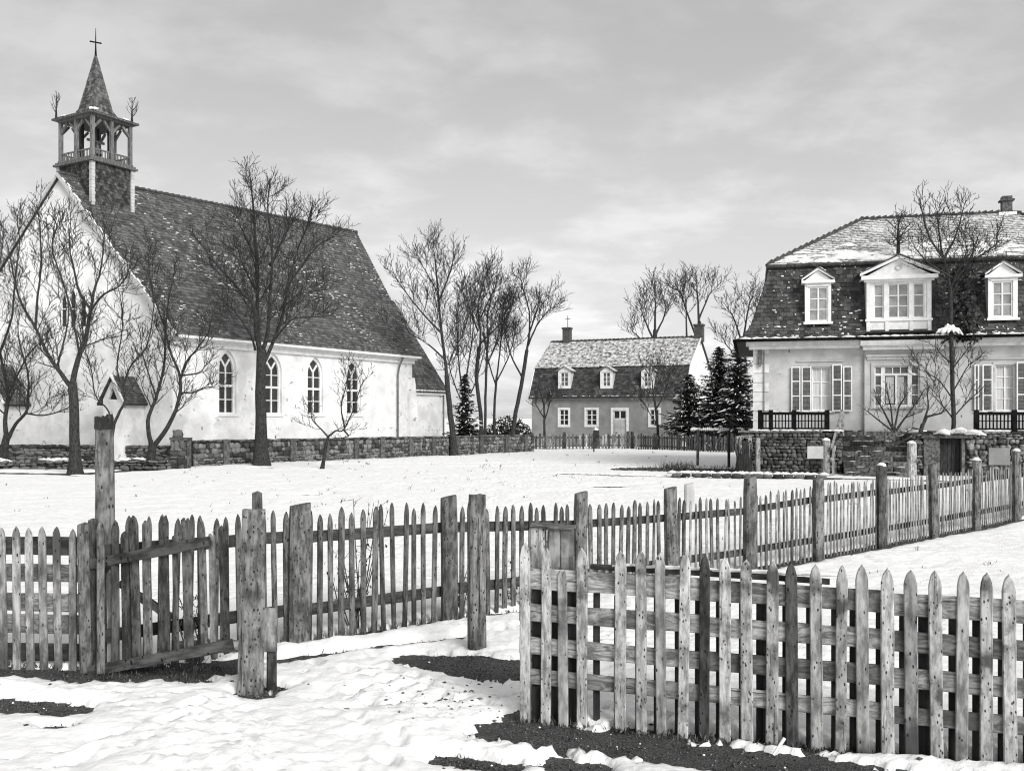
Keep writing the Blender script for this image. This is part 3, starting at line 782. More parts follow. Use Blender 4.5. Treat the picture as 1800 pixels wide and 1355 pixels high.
def twig_finial(px0, py0, z0_, H_):
    mb = MB(CH); mb.tube([(px0, py0, z0_), (px0, py0, z0_ + H_*.35), (px0 + .02, py0, z0_ + H_)], [.075, .045, .008], 6)
    for q in range(15):
        t = U(.22, .85); a = U(0, 6.28); b = z0_ + H_ * t; L_ = H_ * (.14 + .42 * (1 - t)) * U(.7, 1.2); sp = U(.45, .75)
        m1 = (px0 + math.cos(a)*L_*sp*.6, py0 + math.sin(a)*L_*sp*.6, b + L_*.45); e1 = (px0 + math.cos(a)*L_*sp, py0 + math.sin(a)*L_*sp, b + L_*1.05)
        mb.tube([(px0, py0, b), m1, e1], [.015, .011, .006], 4)
        for w_ in range(2):
            s_ = lerp(m1, e1, U(0, .6)); mb.tube([s_, (s_[0] + U(-.1,.1), s_[1] + U(-.1,.1), s_[2] + U(.08,.2))], [.009, .005], 3)
    part('twig_finial', mb, M['twig'], belfry)
twig_finial(x0 - .1, y1 + .1, zev + .17, 1.35)
twig_finial(x1 + .05, y0 + .05, zev + .17, 1.4)
bell = MB(CH); bz = zf + .55
prof_b = [(.02, .62), (.10, .6), (.16, .5), (.19, .3), (.24, .12), (.32, 0), (.29, 0)]
nn = 14; vs = []; 
for r, z in prof_b: vs += [(bx + r*math.cos(2*math.pi*k/nn), by + r*math.sin(2*math.pi*k/nn), bz + z) for k in range(nn)]
bell.add(vs, [(i*nn+k, i*nn+(k+1)%nn, (i+1)*nn+(k+1)%nn, (i+1)*nn+k) for i in range(len(prof_b)-1) for k in range(nn)])
bell.beam((bx - .5, by, bz + .68), (bx + .5, by, bz + .68), .1, .12); bell.tube([(bx, by, bz + .5), (bx, by, bz - .08)], [.02, .05], 6)
tag(link('church_bell', bell.mesh('church_bell', True), M['lead']), 'small bell hanging inside the open wooden belfry of the church', 'bell')

# porches against the gable
def porch(name_label, pa, pb, pap, yap, ye, dep, pwin):
    x0, x1 = gx(pa, -dep), gx(pb, -dep); xm = (x0 + x1) / 2
    e = GF.z(pb, ye, -dep); ap = GF.z(pap, yap, -dep)
    mb = MB(GF)
    hole = None
    if pwin:
        w0, w1 = gx(pwin[0], -dep), gx(pwin[1], -dep); wz0, wz1 = GF.z(pwin[0], pwin[2], -dep), GF.z(pwin[0], pwin[3], -dep)
        hole = [(w0, wz0), (w1, wz0), ((w0 + w1) / 2, wz1)]
    me = wall_holes(GF, [(x0, 0), (x1, 0), (x1, e), (xm, ap), (x0, e)], [hole] if hole else [], -dep, .2)
    pr = link('porch', me, M['plaster'], church)
    pr['label'] = name_label
    part('porch_side', MB(GF).add([(x1, -dep, 0), (x1, -.002, 0), (x1, -.002, e), (x1, -dep, e)], [(0,1,2,3)]).add([(x0, -dep, 0), (x0, -.002, 0), (x0, -.002, e), (x0, -dep, e)], [(0,1,2,3)]), M['plaster'], pr)
    mb = MB(GF)
    for s, xe in ((1, x1 + .22), (-1, x0 - .22)):
        L0 = (xe, -dep - .15, e - .2); R0 = (xe, -.02, e - .2); T0 = (xm, -dep - .15, ap + .05); T1 = (xm, -.02, ap + .05)
        mb.add([low(L0,.08), low(R0,.08), low(T1,.08), low(T0,.08), L0, R0, T1, T0], [(0,1,2,3),(4,5,6,7),(0,1,5,4),(3,0,4,7)])
    part('porch_roof', mb, M['roof_under'], pr)
    mb = MB(GF)
    tile_slope(mb, lambda v: lerp((x1 + .22, -dep - .15, e - .2), (xm, -dep - .15, ap + .05), v), lambda v: lerp((x1 + .22, -.02, e - .2), (xm, -.02, ap + .05), v), 11, .27, .035, out=(1,0,1))
    tile_slope(mb, lambda v: lerp((x0 - .22, -.02, e - .2), (xm, -.02, ap + .05), v), lambda v: lerp((x0 - .22, -dep - .15, e - .2), (xm, -dep - .15, ap + .05), v), 11, .27, .035, out=(-1,0,1))
    stuff(part('roof_tile', mb, M['tile_church'], pr))
    mb = MB(GF)
    for i in range(9): 
        a, b = lerp((x1 + .2, -dep - .17, e - .16), (xm, -dep - .17, ap + .1), i/9), lerp((x1 + .2, -dep - .17, e - .16), (xm, -dep - .17, ap + .1), (i + U(.7,1.1))/9); mb.tube([a, b], [U(.05,.08), U(.05,.08)], 6)
    stuff(part('verge_snow', mb, M['snowlump'], pr, True))
    if hole:
        part('porch_window', MB(GF).prism([(w0 + .04, wz0 + .03), (w1 - .04, wz0 + .03), ((w0 + w1)/2, wz1 - .1)], -dep + .1, -dep + .12), M['glass'], pr)
porch('gabled porch with a small three-cornered window', 181, 217, 199, 662, 702, 1.4, (190, 206, 702, 680))
porch('gabled porch nearest the outer gable corner', -52, 6, -24, 640, 704, 1.5, None)

# ------------------------------------------------------------------ stone yard wall before the church
YW0, YW1 = Vector((-14.8, 45.0, 0)), Vector((1.5, 65.0, 0))
YF = Frame(YW0.x, YW0.y, math.atan2(20.0, 16.3)); YL = (YW1 - YW0).length
yard = thing('stone_wall', 'long low stone wall with dark pillars along the side of the white church', 'wall', YW0, YF.a, 'stone walls round the churchyard')
zt = lambda q: 1.2 - .06 * q / YL
mb = MB(YF); mb.hexa([(0, .06, -.1), (YL, .06, -.1), (YL, .42, -.1), (0, .42, -.1), (0, .06, zt(0) - .06), (YL, .06, zt(YL) - .06), (YL, .42, zt(YL) - .06), (0, .42, zt(0) - .06)])
part('wall_core', mb, M['mortar_pale'], yard)
lay_stones(YF, yard, 0, YL, .06, 0, lambda q: zt(q) - .1, .23, .16, M['stone'], .10)
n = 62
for i in range(n):
    a = i / n * YL; b = (i + .97) / n * YL
    o = link('coping_stone', stone_mesh(M['stone_dark']), None, yard, TRS(YF.M((a+b)/2, .24, zt(a) + .0), YF.a, ((b-a)/2, .28, .075 * U(.8,1.2)), 0, U(-.04,.04)))
for px0 in (396, 513, 572, 625, 671, 721, 761, 802, 845, 889, 923):
    u = YF.x(px0)
    mb = MB(YF); w = .16
    mb.box(u - w, u + w, -.12, .12, -.1, zt(u) - .02); mb.box(u - w - .03, u + w + .03, -.15, .15, zt(u) - .02, zt(u) + .07)
    part('pillar', mb, M['brick'], yard)
e0 = Vector((-26.5, 46.6, 0)); e1 = Vector((-15.3, 45.0, 0)); dd = e1 - e0
LF = Frame(e0.x, e0.y, math.atan2(dd.y, dd.x)); LL = dd.length
yl = thing('stone_wall', 'short low stone wall beneath the church gable behind the bare trees', 'wall', e0, LF.a, 'stone walls round the churchyard')
part('wall_core', MB(LF).box(0, LL, .06, .42, -.1, 1.0), M['mortar_pale'], yl)
lay_stones(LF, yl, 0, LL, .06, .15, .86, .29, .16, M['stone'], .09)
for i in range(26):
    link('coping_stone', stone_mesh(M['stone_dark']), None, yl, TRS(LF.M((i + .5) * LL / 26, .22, .94), LF.a, (LL / 52, .28, .10 * U(.8,1.2)), 0, U(-.03,.03)))
# square gate pier
gp = thing('gate_pier', 'square dark stone pier with a boulder on top at the wall corner', 'pier', P(317, 820, 44.6), YF.a)
PF = Frame(X(317, 44.7), 44.7, math.radians(15))
part('shaft', MB(PF).box(-.42, .30, -.25, .5, -.1, 1.28), M['mortar'], gp)
part('corner_strip', MB(PF).box(.302, .48, -.30, .5, -.1, 1.30), M['brick'], gp)
lay_stones(PF, gp, -.42, .30, -.25, 0, 1.24, .26, .2, M['stone_dark'], .05)
part('cap_slab', MB(PF).box(-.46, .5, -.34, .55, 1.302, 1.40), M['brick'], gp)
link('boulder', stone_mesh(M['stone']), None, gp, TRS(PF.M(-.12, .1, 1.55), .3, (.24, .2, .2)))
# dry stone bank in front
bk = thing('dry_stone_bank', 'low dark dry stone bank capped with snow in front of the gable', 'wall', (X(150, 41.5), 41.5, 0), 0)
BFr = Frame(X(-60, 42.0), 42.0, math.atan2(0.7, X(300, 42.7) - X(-60, 42.0)))
BL = math.hypot(X(300, 42.7) - X(-60, 42.0), .7)
part('bank_core', MB(BFr).box(0, BL, .1, .6, -.1, .34), M['mortar'], bk)
lay_stones(BFr, bk, 0, BL, .08, 0.0, lambda q: .42 + .12 * math.sin(q * 1.7) * math.sin(q * .6 + 1), .30, .16, M['stone_dark'], .16)
mb = MB()
for i in range(70):
    u = U(0, BL); 
    if math.sin(u * 2.1) + U(-.6, .6) < .1: continue
    c = BFr.M(u, .25 + U(-.1, .15), .43 + U(-.05, .09)); mb.tube([(c[0] - U(.1,.3), c[1], c[2]), (c[0], c[1], c[2] + .02), (c[0] + U(.1,.3), c[1], c[2] - .01)], [.02, U(.05,.09), .02], 7)
stuff(part('bank_snow', mb, M['snowlump'], bk, True))
# ------------------------------------------------------------------ the house with the mansard roof
RH = Frame(10.25, 41.0, math.radians(-14))
house = thing('mansard_house', 'large pale house with dark mansard roof, shuttered windows and pedimented dormers', 'house', RH.M(0,0,0), RH.a)
HL, HD, TZ, HE = 16.2, 10.0, 1.8, 5.55
def hx_(px, yo=0): return RH.x(px, yo)
def hz_(px, py, yo=0): return RH.z(px, py, yo)
# facade with openings; the middle bay stands proud
m0, m1, my = hx_(1519), hx_(1652), -.14
wl = (hx_(1427), hx_(1461), hz_(1444, 722), hz_(1444, 645))
wc = (hx_(1537, my), hx_(1617, my), hz_(1577, 715, my), hz_(1577, 643, my))
wr = (hx_(1750), hx_(1785), hz_(1768, 722), hz_(1768, 641))
wr2 = (12.6, 13.5, wr[2], wr[3])
link('facade_wall', wall_holes(RH, [(0, TZ), (m0, TZ), (m0, HE - .1), (0, HE - .1)], [rect(*wl)], 0, .22), M['plaster_grey'], house)
link('bay_wall', wall_holes(RH, [(m0, TZ - .1), (m1, TZ - .1), (m1, HE - .1), (m0, HE - .1)], [rect(*wc)], my, .22), M['plaster_grey'], house)
link('facade_wall', wall_holes(RH, [(m1, TZ), (HL, TZ), (HL, HE - .1), (m1, HE - .1)], [rect(*wr), rect(*wr2)], 0, .22), M['plaster_grey'], house)
mb = MB(RH); mb.add([(m0, my, TZ - .1), (m0, 0, TZ - .1), (m0, 0, HE), (m0, my, HE)], [(0,1,2,3)]); mb.add([(m1, my, TZ - .1), (m1, 0, TZ - .1), (m1, 0, HE), (m1, my, HE)], [(0,1,2,3)])
mb.add([(0,0,0),(0,HD,0),(0,HD,HE),(0,0,HE)], [(0,1,2,3)]); mb.add([(HL,0,0),(HL,HD,0),(HL,HD,HE),(HL,0,HE)], [(0,1,2,3)]); mb.add([(0,HD,0),(HL,HD,0),(HL,HD,HE),(0,HD,HE)], [(0,1,2,3)])
part('outer_wall', mb, M['plaster_grey'], house)
# quoins
z = TZ; k = 0
while z < HE - .35:
    h = .40; ww = .62 if k % 2 == 0 else .46
    part('quoin', MB(RH).box(-.03, ww, -.035, .0 - .002, z + .012, min(z + h - .012, HE - .3)), M['quoin'], house); z += h; k += 1
# mouldings
mb = MB(RH); mb.box(-.32, m0 - .22, -.42, -.003, HE - .22, HE - .04); mb.box(-.2, m0 - .2, -.26, -.003, HE - .36, HE - .223); mb.box(m1 + .22, HL + .32, -.42, -.003, HE - .22, HE - .04); mb.box(m1 + .2, HL + .2, -.26, -.003, HE - .36, HE - .223)
mb.box(m0 - .2, m1 + .2, my - .46, my - .003, HE - .30, HE - .07); mb.box(m0 - .08, m1 + .08, my - .28, my - .003, HE - .46, HE - .303)
part('cornice', mb, M['trim'], house)
za = hz_(1577, 625, my)
mb = MB(RH); mb.box(m0 + .05, m1 - .3, my - .10, my - .003, za - .05, za + .05); mb.box(m0 + .1, m1 - .35, my - .05, my - .003, za - .16, za - .053)
part('lintel_moulding', mb, M['plaster_grey'], house)
def surround(x0, x1, z0, z1, y, w, mat, t=.035):
    mb = MB(RH); mb.box(x0 - w, x0 - .002, y - t, y - .002, z0, z1); mb.box(x1 + .002, x1 + w, y - t, y - .002, z0, z1); mb.box(x0 - w, x1 + w, y - t - .004, y - .002, z1 + .001, z1 + w); mb.box(x0 - w - .04, x1 + w + .04, y - t - .05, y - .002, z0 - .08, z0 - .001)
    part('window_surround', mb, mat, house)
surround(*wl, 0, .10, M['plaster_grey']); surround(*wc, my, .13, M['plaster_grey']); surround(*wr, 0, .10, M['plaster_grey']); surround(*wr2, 0, .10, M['plaster_grey'])
for w in (wl, wr): part('drip_moulding', MB(RH).box(w[0] - .6, w[1] + .5, -.07, -.003, w[3] + .22, w[3] + .27), M['plaster_grey'], house)
def casement(w, y, cols, rows, pm_, **k):
    e = .003; return rect_window(RH, house, w[0] + e, w[1] - e, w[2] + e, w[3] - e, y, cols, rows, M['trim'], pm_, **k)
casement(wl, .10, 2, 3, M['curtain'], fw=.05, mw=.035)
casement(wr, .10, 2, 4, M['curtain'], fw=.05, mw=.035)
casement(wr2, .10, 2, 3, M['curtain'], fw=.05, mw=.035)
# triple window of the middle bay with a row of top lights
a, b, z0, z1 = [q + s for q, s in zip(wc, (.003, -.003, .003, -.003))]
q1, q2 = hx_(1552.5, my), hx_(1599.5, my); zt_ = hz_(1577, 658, my)
mb = MB(RH); mb.box(a, a + .05, my + .06, my + .14, z0, z1); mb.box(b - .05, b, my + .06, my + .14, z0, z1); mb.box(a + .05, b - .05, my + .06, my + .14, z0, z0 + .08); mb.box(a + .05, b - .05, my + .06, my + .14, z1 - .05, z1)
mb.box(q1 - .08, q1 + .08, my + .05, my + .14, z0 + .08, z1 - .05); mb.box(q2 - .08, q2 + .08, my + .05, my + .14, z0 + .08, z1 - .05)
for s, t in ((a + .05, q1 - .08), (q1 + .08, q2 - .08), (q2 + .08, b - .05)): mb.box(s, t, my + .065, my + .14, zt_ - .05, zt_ + .05)
mb.box((q1+q2)/2 - .14 - .02, (q1+q2)/2 - .14 + .02, my + .07, my + .14, zt_ + .05, z1 - .05); mb.box((q1+q2)/2 + .16 - .02, (q1+q2)/2 + .16 + .02, my + .07, my + .14, zt_ + .05, z1 - .05)
hh = (zt_ - .05 - z0 - .08) / 3
for s, t in ((a + .05, q1 - .08), (q2 + .08, b - .05)):
    for i in (1, 2): mb.box(s, t, my + .075, my + .14, z0 + .08 + hh*i - .018, z0 + .08 + hh*i + .018)
mb.box((q1+q2)/2 - .045, (q1+q2)/2 + .045, my + .066, my + .14, z0 + .08, zt_ - .05)
tw_ = part('window', mb, M['trim'], house)
for s, t in ((a + .05, q1 - .08), (q2 + .08, b - .05)):
    part('pane', MB(RH).box(s, t, my + .11, my + .12, zt_ + .05, z1 - .05), M['glass_mid'], tw_)
    for i in range(3): part('pane', MB(RH).box(s, t, my + .11, my + .12, z0 + .08 + hh*i, z0 + .08 + hh*(i+1)), M['glass_mid'], tw_)
qm = (q1 + q2) / 2
for s, t in ((q1 + .08, qm - .16), (qm - .12, qm + .14), (qm + .18, q2 - .08)): part('pane', MB(RH).box(s, t, my + .11, my + .12, zt_ + .05, z1 - .05), M['glass_mid'], tw_)
for s, t in ((q1 + .08, qm - .045), (qm + .045, q2 - .08)): part('pane', MB(RH).box(s, t, my + .11, my + .12, z0 + .08, zt_ - .05), M['glass_mid'], tw_)
for s, t in ((q1 + .12, qm - .10), (qm + .06, q2 - .22)):
    mb = MB(RH); n = 8
    for i in range(n): mb.box(s + (t-s)*i/n, s + (t-s)*(i+1)/n, my + .085 + .006*(i % 2), my + .105, z0 + .14, zt_ - .1)
    part('curtain', mb, M['curtain'], tw_)
# shutters
def shutter(x0, x1, z0, z1, y, mat, open_ang=0.0):
    mb = MB(RH); f = .045
    mb.box(x0, x0 + f, y, y + .04, z0, z1); mb.box(x1 - f, x1, y, y + .04, z0, z1)
    rails_ = [z0, z0 + (z1-z0)*.33, z0 + (z1-z0)*.66, z1 - f]
    for r in rails_: mb.box(x0 + f, x1 - f, y + .001, y + .039, r, r + f)
    sh = part('shutter', mb, M['trim'], house)
    mb = MB(RH)
    for a, b in zip(rails_[:-1], rails_[1:]):
        n = 11
        for i in range(n):
            zz_ = a + f + (b - a - f) * (i + .5) / n
            mb.hexa([(x0+f, y+.006, zz_-.032), (x1-f, y+.006, zz_-.032), (x1-f, y+.036, zz_-.002), (x0+f, y+.036, zz_-.002), (x0+f, y+.004, zz_-.024), (x1-f, y+.004, zz_-.024), (x1-f, y+.034, zz_+.008), (x0+f, y+.034, zz_+.008)])
    stuff(part('louvre', mb, mat, sh))
for w, sp in ((wl, ((1391, 1407), (1409, 1426), (1463, 1480), (1482, 1498))), (wr, ((1713, 1721), (1727, 1745), (1787, 1805), (1807, 1822)))):
    for i, (p, q) in enumerate(sp): shutter(hx_(p, -.1), hx_(q, -.1), w[2] - .02, w[3] + (.02 if i != 2 else .1), -.10 - .012 * i, M['shutter'])
# terrace-level corner drain pipe
part('downpipe', MB(RH).tube([(.42, -.08, TZ), (.42, -.08, HE - .4)], [.02, .02], 6), M['lead'], house)
mb = MB(RH).box(.16, .34, -.10, -.037, hz_(1337, 640), hz_(1337, 614)).box(.20, .30, -.16, -.102, hz_(1337, 645), hz_(1337, 628))
part('pipe_bracket', mb, M['lead'], house)
# roof: lower slope follows a flared profile, o = setback from the wall face
PRO = [(-.74, HE), (-.40, HE + .24), (-.10, HE + .68), (.15, HE + 1.4), (.40, HE + 2.25), (.64, HE + 3.18)]
ZB, ZR, INS = PRO[-1][1] + .10, 11.45, 4.34
def prof_at(v):
    n = len(PRO) - 1; i = min(int(v * n), n - 1); t = v * n - i
    return (PRO[i][0] + (PRO[i+1][0] - PRO[i][0]) * t, PRO[i][1] + (PRO[i+1][1] - PRO[i][1]) * t)
mb = MB(RH); rings = []
for o, z in PRO: rings.append([(o, o, z), (HL - o, o, z), (HL - o, HD - o, z), (o, HD - o, z)])
for i in range(len(PRO) - 1): mb.add(rings[i] + rings[i+1], [(k, (k+1)%4, 4+(k+1)%4, 4+k) for k in range(4)])
mb.add(rings[0], [(0,1,2,3)])
bo = PRO[-1][0] - .10
up_ = [(bo, bo, ZB), (HL - bo, bo, ZB), (HL - bo, HD - bo, ZB), (bo, HD - bo, ZB)]
rl, rr = (bo + INS, bo + INS, ZR), (HL - bo - INS, bo + INS, ZR)
rr = (min(rr[0], hx_(1780, bo + INS)), rr[1], rr[2])
mb.add(up_ + [rl, rr], [(0,1,5,4), (1,2,5), (2,3,4,5), (3,0,4)])
mb.add([low(p, .14) for p in up_] + up_, [(0,1,5,4), (1,2,6,5), (2,3,7,6), (3,0,4,7), (0,1,2,3)])
hroof = part('roof', mb, M['roof_under'], house)
D0, D1 = hx_(1516, -.3), hx_(1662, -.3)
tile_me = MB().add([(-.5,0,0), (0,-.10,0), (.5,0,0), (-.5,0,1), (0,-.10,1), (.5,0,1), (.5,1,.15), (-.5,1,.15)], [(3,4,5,6,7), (0,1,4,3), (1,2,5,4), (0,3,7), (2,6,5)]).mesh('tile')
tile_mes = []
for q in range(10):
    c = tile_me.copy(); c.attributes['tone'].data.foreach_set('value', [random.random() if q < 9 else .97] * 5); c.materials.append(M['tile']); tile_mes.append(c)
RHI = Matrix(((RH.ex[0], RH.ey[0], 0, RH.o[0]), (RH.ex[1], RH.ey[1], 0, RH.o[1]), (0,0,1,0), (0,0,0,1)))
cnt = [0]
xvis = hx_(1808)
def hook(c, e, up, n, w, h, lift):
    if cnt[0] >= 300 or c.x > xvis or w < .2: return False
    cnt[0] += 1
    m = Matrix(((e.x*w, up.x*h, n.x*lift, c.x), (e.y*w, up.y*h, n.y*lift, c.y), (e.z*w, up.z*h, n.z*lift, c.z), (0,0,0,1)))
    link('tile', random.choice(tile_mes), None, hroof, RHI @ m); return True
def skipd(c): return D0 + .05 < c.x < D1 - .25 and c.z > HE - .05
mb = MB(RH)
NS = len(PRO) - 1
for i in range(NS):
    (o0, z0_), (o1, z1_) = PRO[i], PRO[i+1]
    nr = max(2, round(math.hypot(o1 - o0, z1_ - z0_) / .19))
    tile_slope(mb, lambda v: (o0 + (o1-o0)*v, o0 + (o1-o0)*v, z0_ + (z1_-z0_)*v), lambda v: (HL - o0 - (o1-o0)*v, o0 + (o1-o0)*v, z0_ + (z1_-z0_)*v), nr, .27, .035, (0,-1,.5), .02, hook, skipd)
    tile_slope(mb, lambda v: (o0 + (o1-o0)*v, HD - o0 - (o1-o0)*v, z0_ + (z1_-z0_)*v), lambda v: (o0 + (o1-o0)*v, o0 + (o1-o0)*v, z0_ + (z1_-z0_)*v), nr, .27, .035, (-1,0,.5), .02)
stuff(part('roof_tile', mb, M['tile'], hroof))
mb = MB(RH)
tile_slope(mb, lambda v: lerp(up_[0], rl, v), lambda v: lerp(up_[1], rr, v), 24, .28, .04, (0,-1,2), .02)
tile_slope(mb, lambda v: lerp(up_[3], rl, v), lambda v: lerp(up_[0], rl, v), 24, .28, .04, (-1,0,2), .02)
tile_slope(mb, lambda v: lerp(up_[1], rr, v), lambda v: lerp(up_[2], rr, v), 24, .28, .04, (1,0,2), .02)
stuff(part('roof_tile', mb, M['tile_snow'], hroof))
mb = MB(RH)
for A, B, n in ((up_[0], rl, 17), (rl, rr, 24), (rr, up_[1], 17)):
    for i in range(n):
        a, b = lerp(A, B, i/n), lerp(A, B, (i + .95)/n); mb.tube([(a[0], a[1], a[2] - .01), (b[0], b[1], b[2] + .04)], [.09, .13], 6)
for i in range(52):
    x = bo + (HL - 2*bo) * i / 52; mb.tube([(x, bo - .03, ZB - .06), (x + (HL - 2*bo) / 54, bo - .03, ZB - .05)], [.07, .08], 6)
stuff(part('ridge_tile', mb, M['tile'], hroof))
# gutter and snow along eave
part('gutter', MB(RH).tube([(-.8, -.80, HE - .02), (m0 - .2, -.80, HE - .02)], [.06, .06], 8).tube([(m0 - .2, -.88, HE - .05), (m1 + .2, -.88, HE - .05)], [.06, .06], 8).tube([(m1 + .2, -.80, HE - .02), (HL + .8, -.80, HE - .02)], [.06, .06], 8).tube([(-.8, -.8, HE - .02), (-.8, HD, HE - .02)], [.06, .06], 8), M['iron'], house, True)
mb = MB(RH)
x = -.6
while x < HL:
    w_ = U(.15, .6); 
    if random.random() < .82: mb.tube([(x, -.69 - (.1 if m0 < x < m1 else 0), HE + .065), (x + w_/2, -.68, HE + .08), (x + w_, -.69, HE + .065)], [.02, U(.03, .065), .02], 7)
    x += w_ * .9
sl = (ZR - ZB) / INS
for i in range(190):
    x = U(bo + .5, xvis); d_ = abs(random.gauss(0, .55)) + .1; x = max(x, bo + d_ + .4)
    mb.tube([(x - U(.15,.5), bo + d_, ZB + sl*d_ + .02), (x, bo + d_ + .03, ZB + sl*d_ + .05), (x + U(.15,.5), bo + d_, ZB + sl*d_ + .02)], [.02, U(.04,.075), .02], 7)
for i in range(230):
    v = random.random() ** 1.3; o, z = prof_at(v * .98); x = U(o + .3, xvis + .5)
    if D0 < x < D1: continue
    h = U(.015, .04); mb.tube([(x, o - .04, z + .03), (x + U(.03, .14), o - .04, z + .03)], [h, h * U(.5, 1)], 5)
stuff(part('eave_snow', mb, M['snowlump'], hroof, True))
# chimney
cxp = hx_(1769, bo + INS); cz1 = hz_(1769, 346, bo + INS)
ch = part('chimney', MB(RH).box(cxp - .2, cxp + .2, bo + INS - .2, bo + INS + .2, ZR - .5, cz1 - .22), M['brick'], house)
part('chimney_cap', MB(RH).box(cxp - .28, cxp + .28, bo + INS - .28, bo + INS + .28, cz1 - .22, cz1 - .14).box(cxp - .2, cxp + .2, bo + INS - .2, bo + INS + .2, cz1 - .14, cz1), M['brick'], ch)
part('chimney_snow', MB(RH).box(cxp - .36, cxp + .36, bo + INS - .30, bo + INS - .203, ZR - .22, ZR - .02), M['snowlump'], ch)
# dormers
def small_dormer(pl, pr, wl_, wr_, wt, wb, pb, pe, pap, y=-.10):
    x0, x1 = hx_(pl, y), hx_(pr, y); xm = (x0 + x1) / 2; pm_ = (pl + pr) / 2
    z0, ze, za = hz_(pm_, pb, y), hz_(pm_, pe, y), hz_(pm_, pap, y)
    a, b, c, d = hx_(wl_, y), hx_(wr_, y), hz_(pm_, wb, y), hz_(pm_, wt, y)
    dm = link('dormer', wall_holes(RH, rect(x0, x1, z0, ze), [rect(a, b, c, d)], y, .14), M['trim'], house)
    part('dormer_cheek', MB(RH).add([(x0,y,z0),(x0,1.2,z0),(x0,1.2,ze),(x0,y,ze)], [(0,1,2,3)]).add([(x1,y,z0),(x1,1.2,z0),(x1,1.2,ze),(x1,y,ze)], [(0,1,2,3)]), M['plaster_grey'], dm)
    part('dormer_sill', MB(RH).box(x0 - .06, x1 + .06, y - .12, y - .003, z0 - .05, z0 + .05), M['trim'], dm)
    part('dormer_lintel', MB(RH).box(a - .06, b + .06, y - .04, y - .003, d + .02, d + .07), M['trim'], dm)
    w = x1 - x0; o = .14
    mb = MB(RH); mb.prism([(x0 - o, ze + .002), (x1 + o, ze + .002), (xm, za - .06)], y - .02, y + 1.1)
    part('pediment', mb, M['trim'], dm)
    mb = MB(RH); mb.box(x0 - o, x1 + o, y - .14, y - .023, ze - .02, ze + .09)
    for s, xe in ((1, x1 + o), (-1, x0 - o)): mb.beam((xe, y - .08, ze + .10), (xm, y - .08, za), .13, .08, up=(0,1,0)) if False else mb.hexa([(xe, y-.15, ze+.09), (xm, y-.15, za-.05), (xm, y-.024, za-.05), (xe, y-.024, ze+.09), (xe, y-.15, ze+.16), (xm, y-.15, za+.05), (xm, y-.024, za+.05), (xe, y-.024, ze+.16)])
    part('pediment_moulding', mb, M['trim'], dm)
    mb = MB(RH)
    for xe in (x0 - o - .06, x1 + o + .06): mb.hexa([(xe, y-.2, ze+.12), (xm, y-.2, za+.06), (xm, 1.5, za+.06), (xe, 1.5, ze+.12), (xe, y-.2, ze+.16), (xm, y-.2, za+.10), (xm, 1.5, za+.10), (xe, 1.5, ze+.16)])
    part('dormer_roof', mb, M['tile'], dm)
    mb = MB(RH)
    for i in range(7):
        t = U(.15, .85); p = lerp((x1 + o, y - .1 + U(0,.9), ze + .2), (xm, y - .1 + U(0,.9), za + .13), t); mb.tube([(p[0]-.08, p[1], p[2]+.02), (p[0]+.09, p[1], p[2]-.05)], [U(.03,.06), U(.03,.06)], 6)
    stuff(part('dormer_snow', mb, M['snowlump'], dm, True))
    rect_window(RH, dm, a + .003, b - .003, c + .003, d - .003, y + .05, 2, 3, M['trim'], M['glass_pale'], fw=.06, mw=.035, name='sash', panes_to=dm)
small_dormer(1415, 1461, 1421, 1456, 504, 565, 568, 497, 473, y=-.24)
small_dormer(1737, 1789, 1744, 1781, 494, 557, 561, 487, 461, y=-.24)
# the wide dormer over the middle bay
y = -.32
x0, x1 = hx_(1523, y), hx_(1637, y); xm = (x0 + x1) / 2
z0, zs, ze, za = hz_(1577, 585, y), hz_(1577, 562, y), hz_(1577, 489, y), hz_(1577, 451, y)
ops = [(hx_(p, y), hx_(q, y)) for p, q in ((1536, 1554), (1561, 1598), (1605, 1625))]
wz0, wz1 = hz_(1577, 559, y), hz_(1577, 498, y)
cd = link('dormer', wall_holes(RH, rect(x0, x1, z0, ze), [rect(a, b, wz0, wz1) for a, b in ops], y, .16), M['trim'], house)
cd['label'] = 'wide dormer with three windows and a low pediment'
part('dormer_cheek', MB(RH).add([(x0,y,z0),(x0,1.4,z0),(x0,1.4,ze),(x0,y,ze)], [(0,1,2,3)]).add([(x1,y,z0),(x1,1.4,z0),(x1,1.4,ze),(x1,y,ze)], [(0,1,2,3)]), M['plaster_grey'], cd)
mb = MB(RH); mb.box(x0 - .05, x1 + .05, y - .07, y - .003, wz0 - .12, wz0 - .03)
for q in (x0, ops[0][1] + .04, ops[2][0] - .14, x1 - .14): mb.box(q, q + .14, y - .04, y - .003, z0, wz0 - .123)
for q in (x0, x1 - .16): mb.box(q, q + .16, y - .045, y - .003, wz0 - .028, ze)
part('pilaster', mb, M['trim'], cd)
o = .22
part('pediment', MB(RH).prism([(x0 - o, ze + .002), (x1 + o, ze + .002), (xm, za - .10)], y - .03, y + 1.6), M['trim'], cd)
mb = MB(RH); mb.box(x0 - o, x1 + o, y - .26, y - .033, ze - .06, ze + .10); mb.box(x0 - .1, x1 + .1, y - .14, y - .003, ze - .14, ze - .063)
for xe in (x0 - o - .05, x1 + o + .05): mb.hexa([(xe, y-.27, ze+.10), (xm, y-.27, za-.1), (xm, y-.034, za-.1), (xe, y-.034, ze+.10), (xe, y-.27, ze+.20), (xm, y-.27, za+.02), (xm, y-.034, za+.02), (xe, y-.034, ze+.20)])
part('pediment_moulding', mb, M['trim'], cd)
mb = MB(RH)
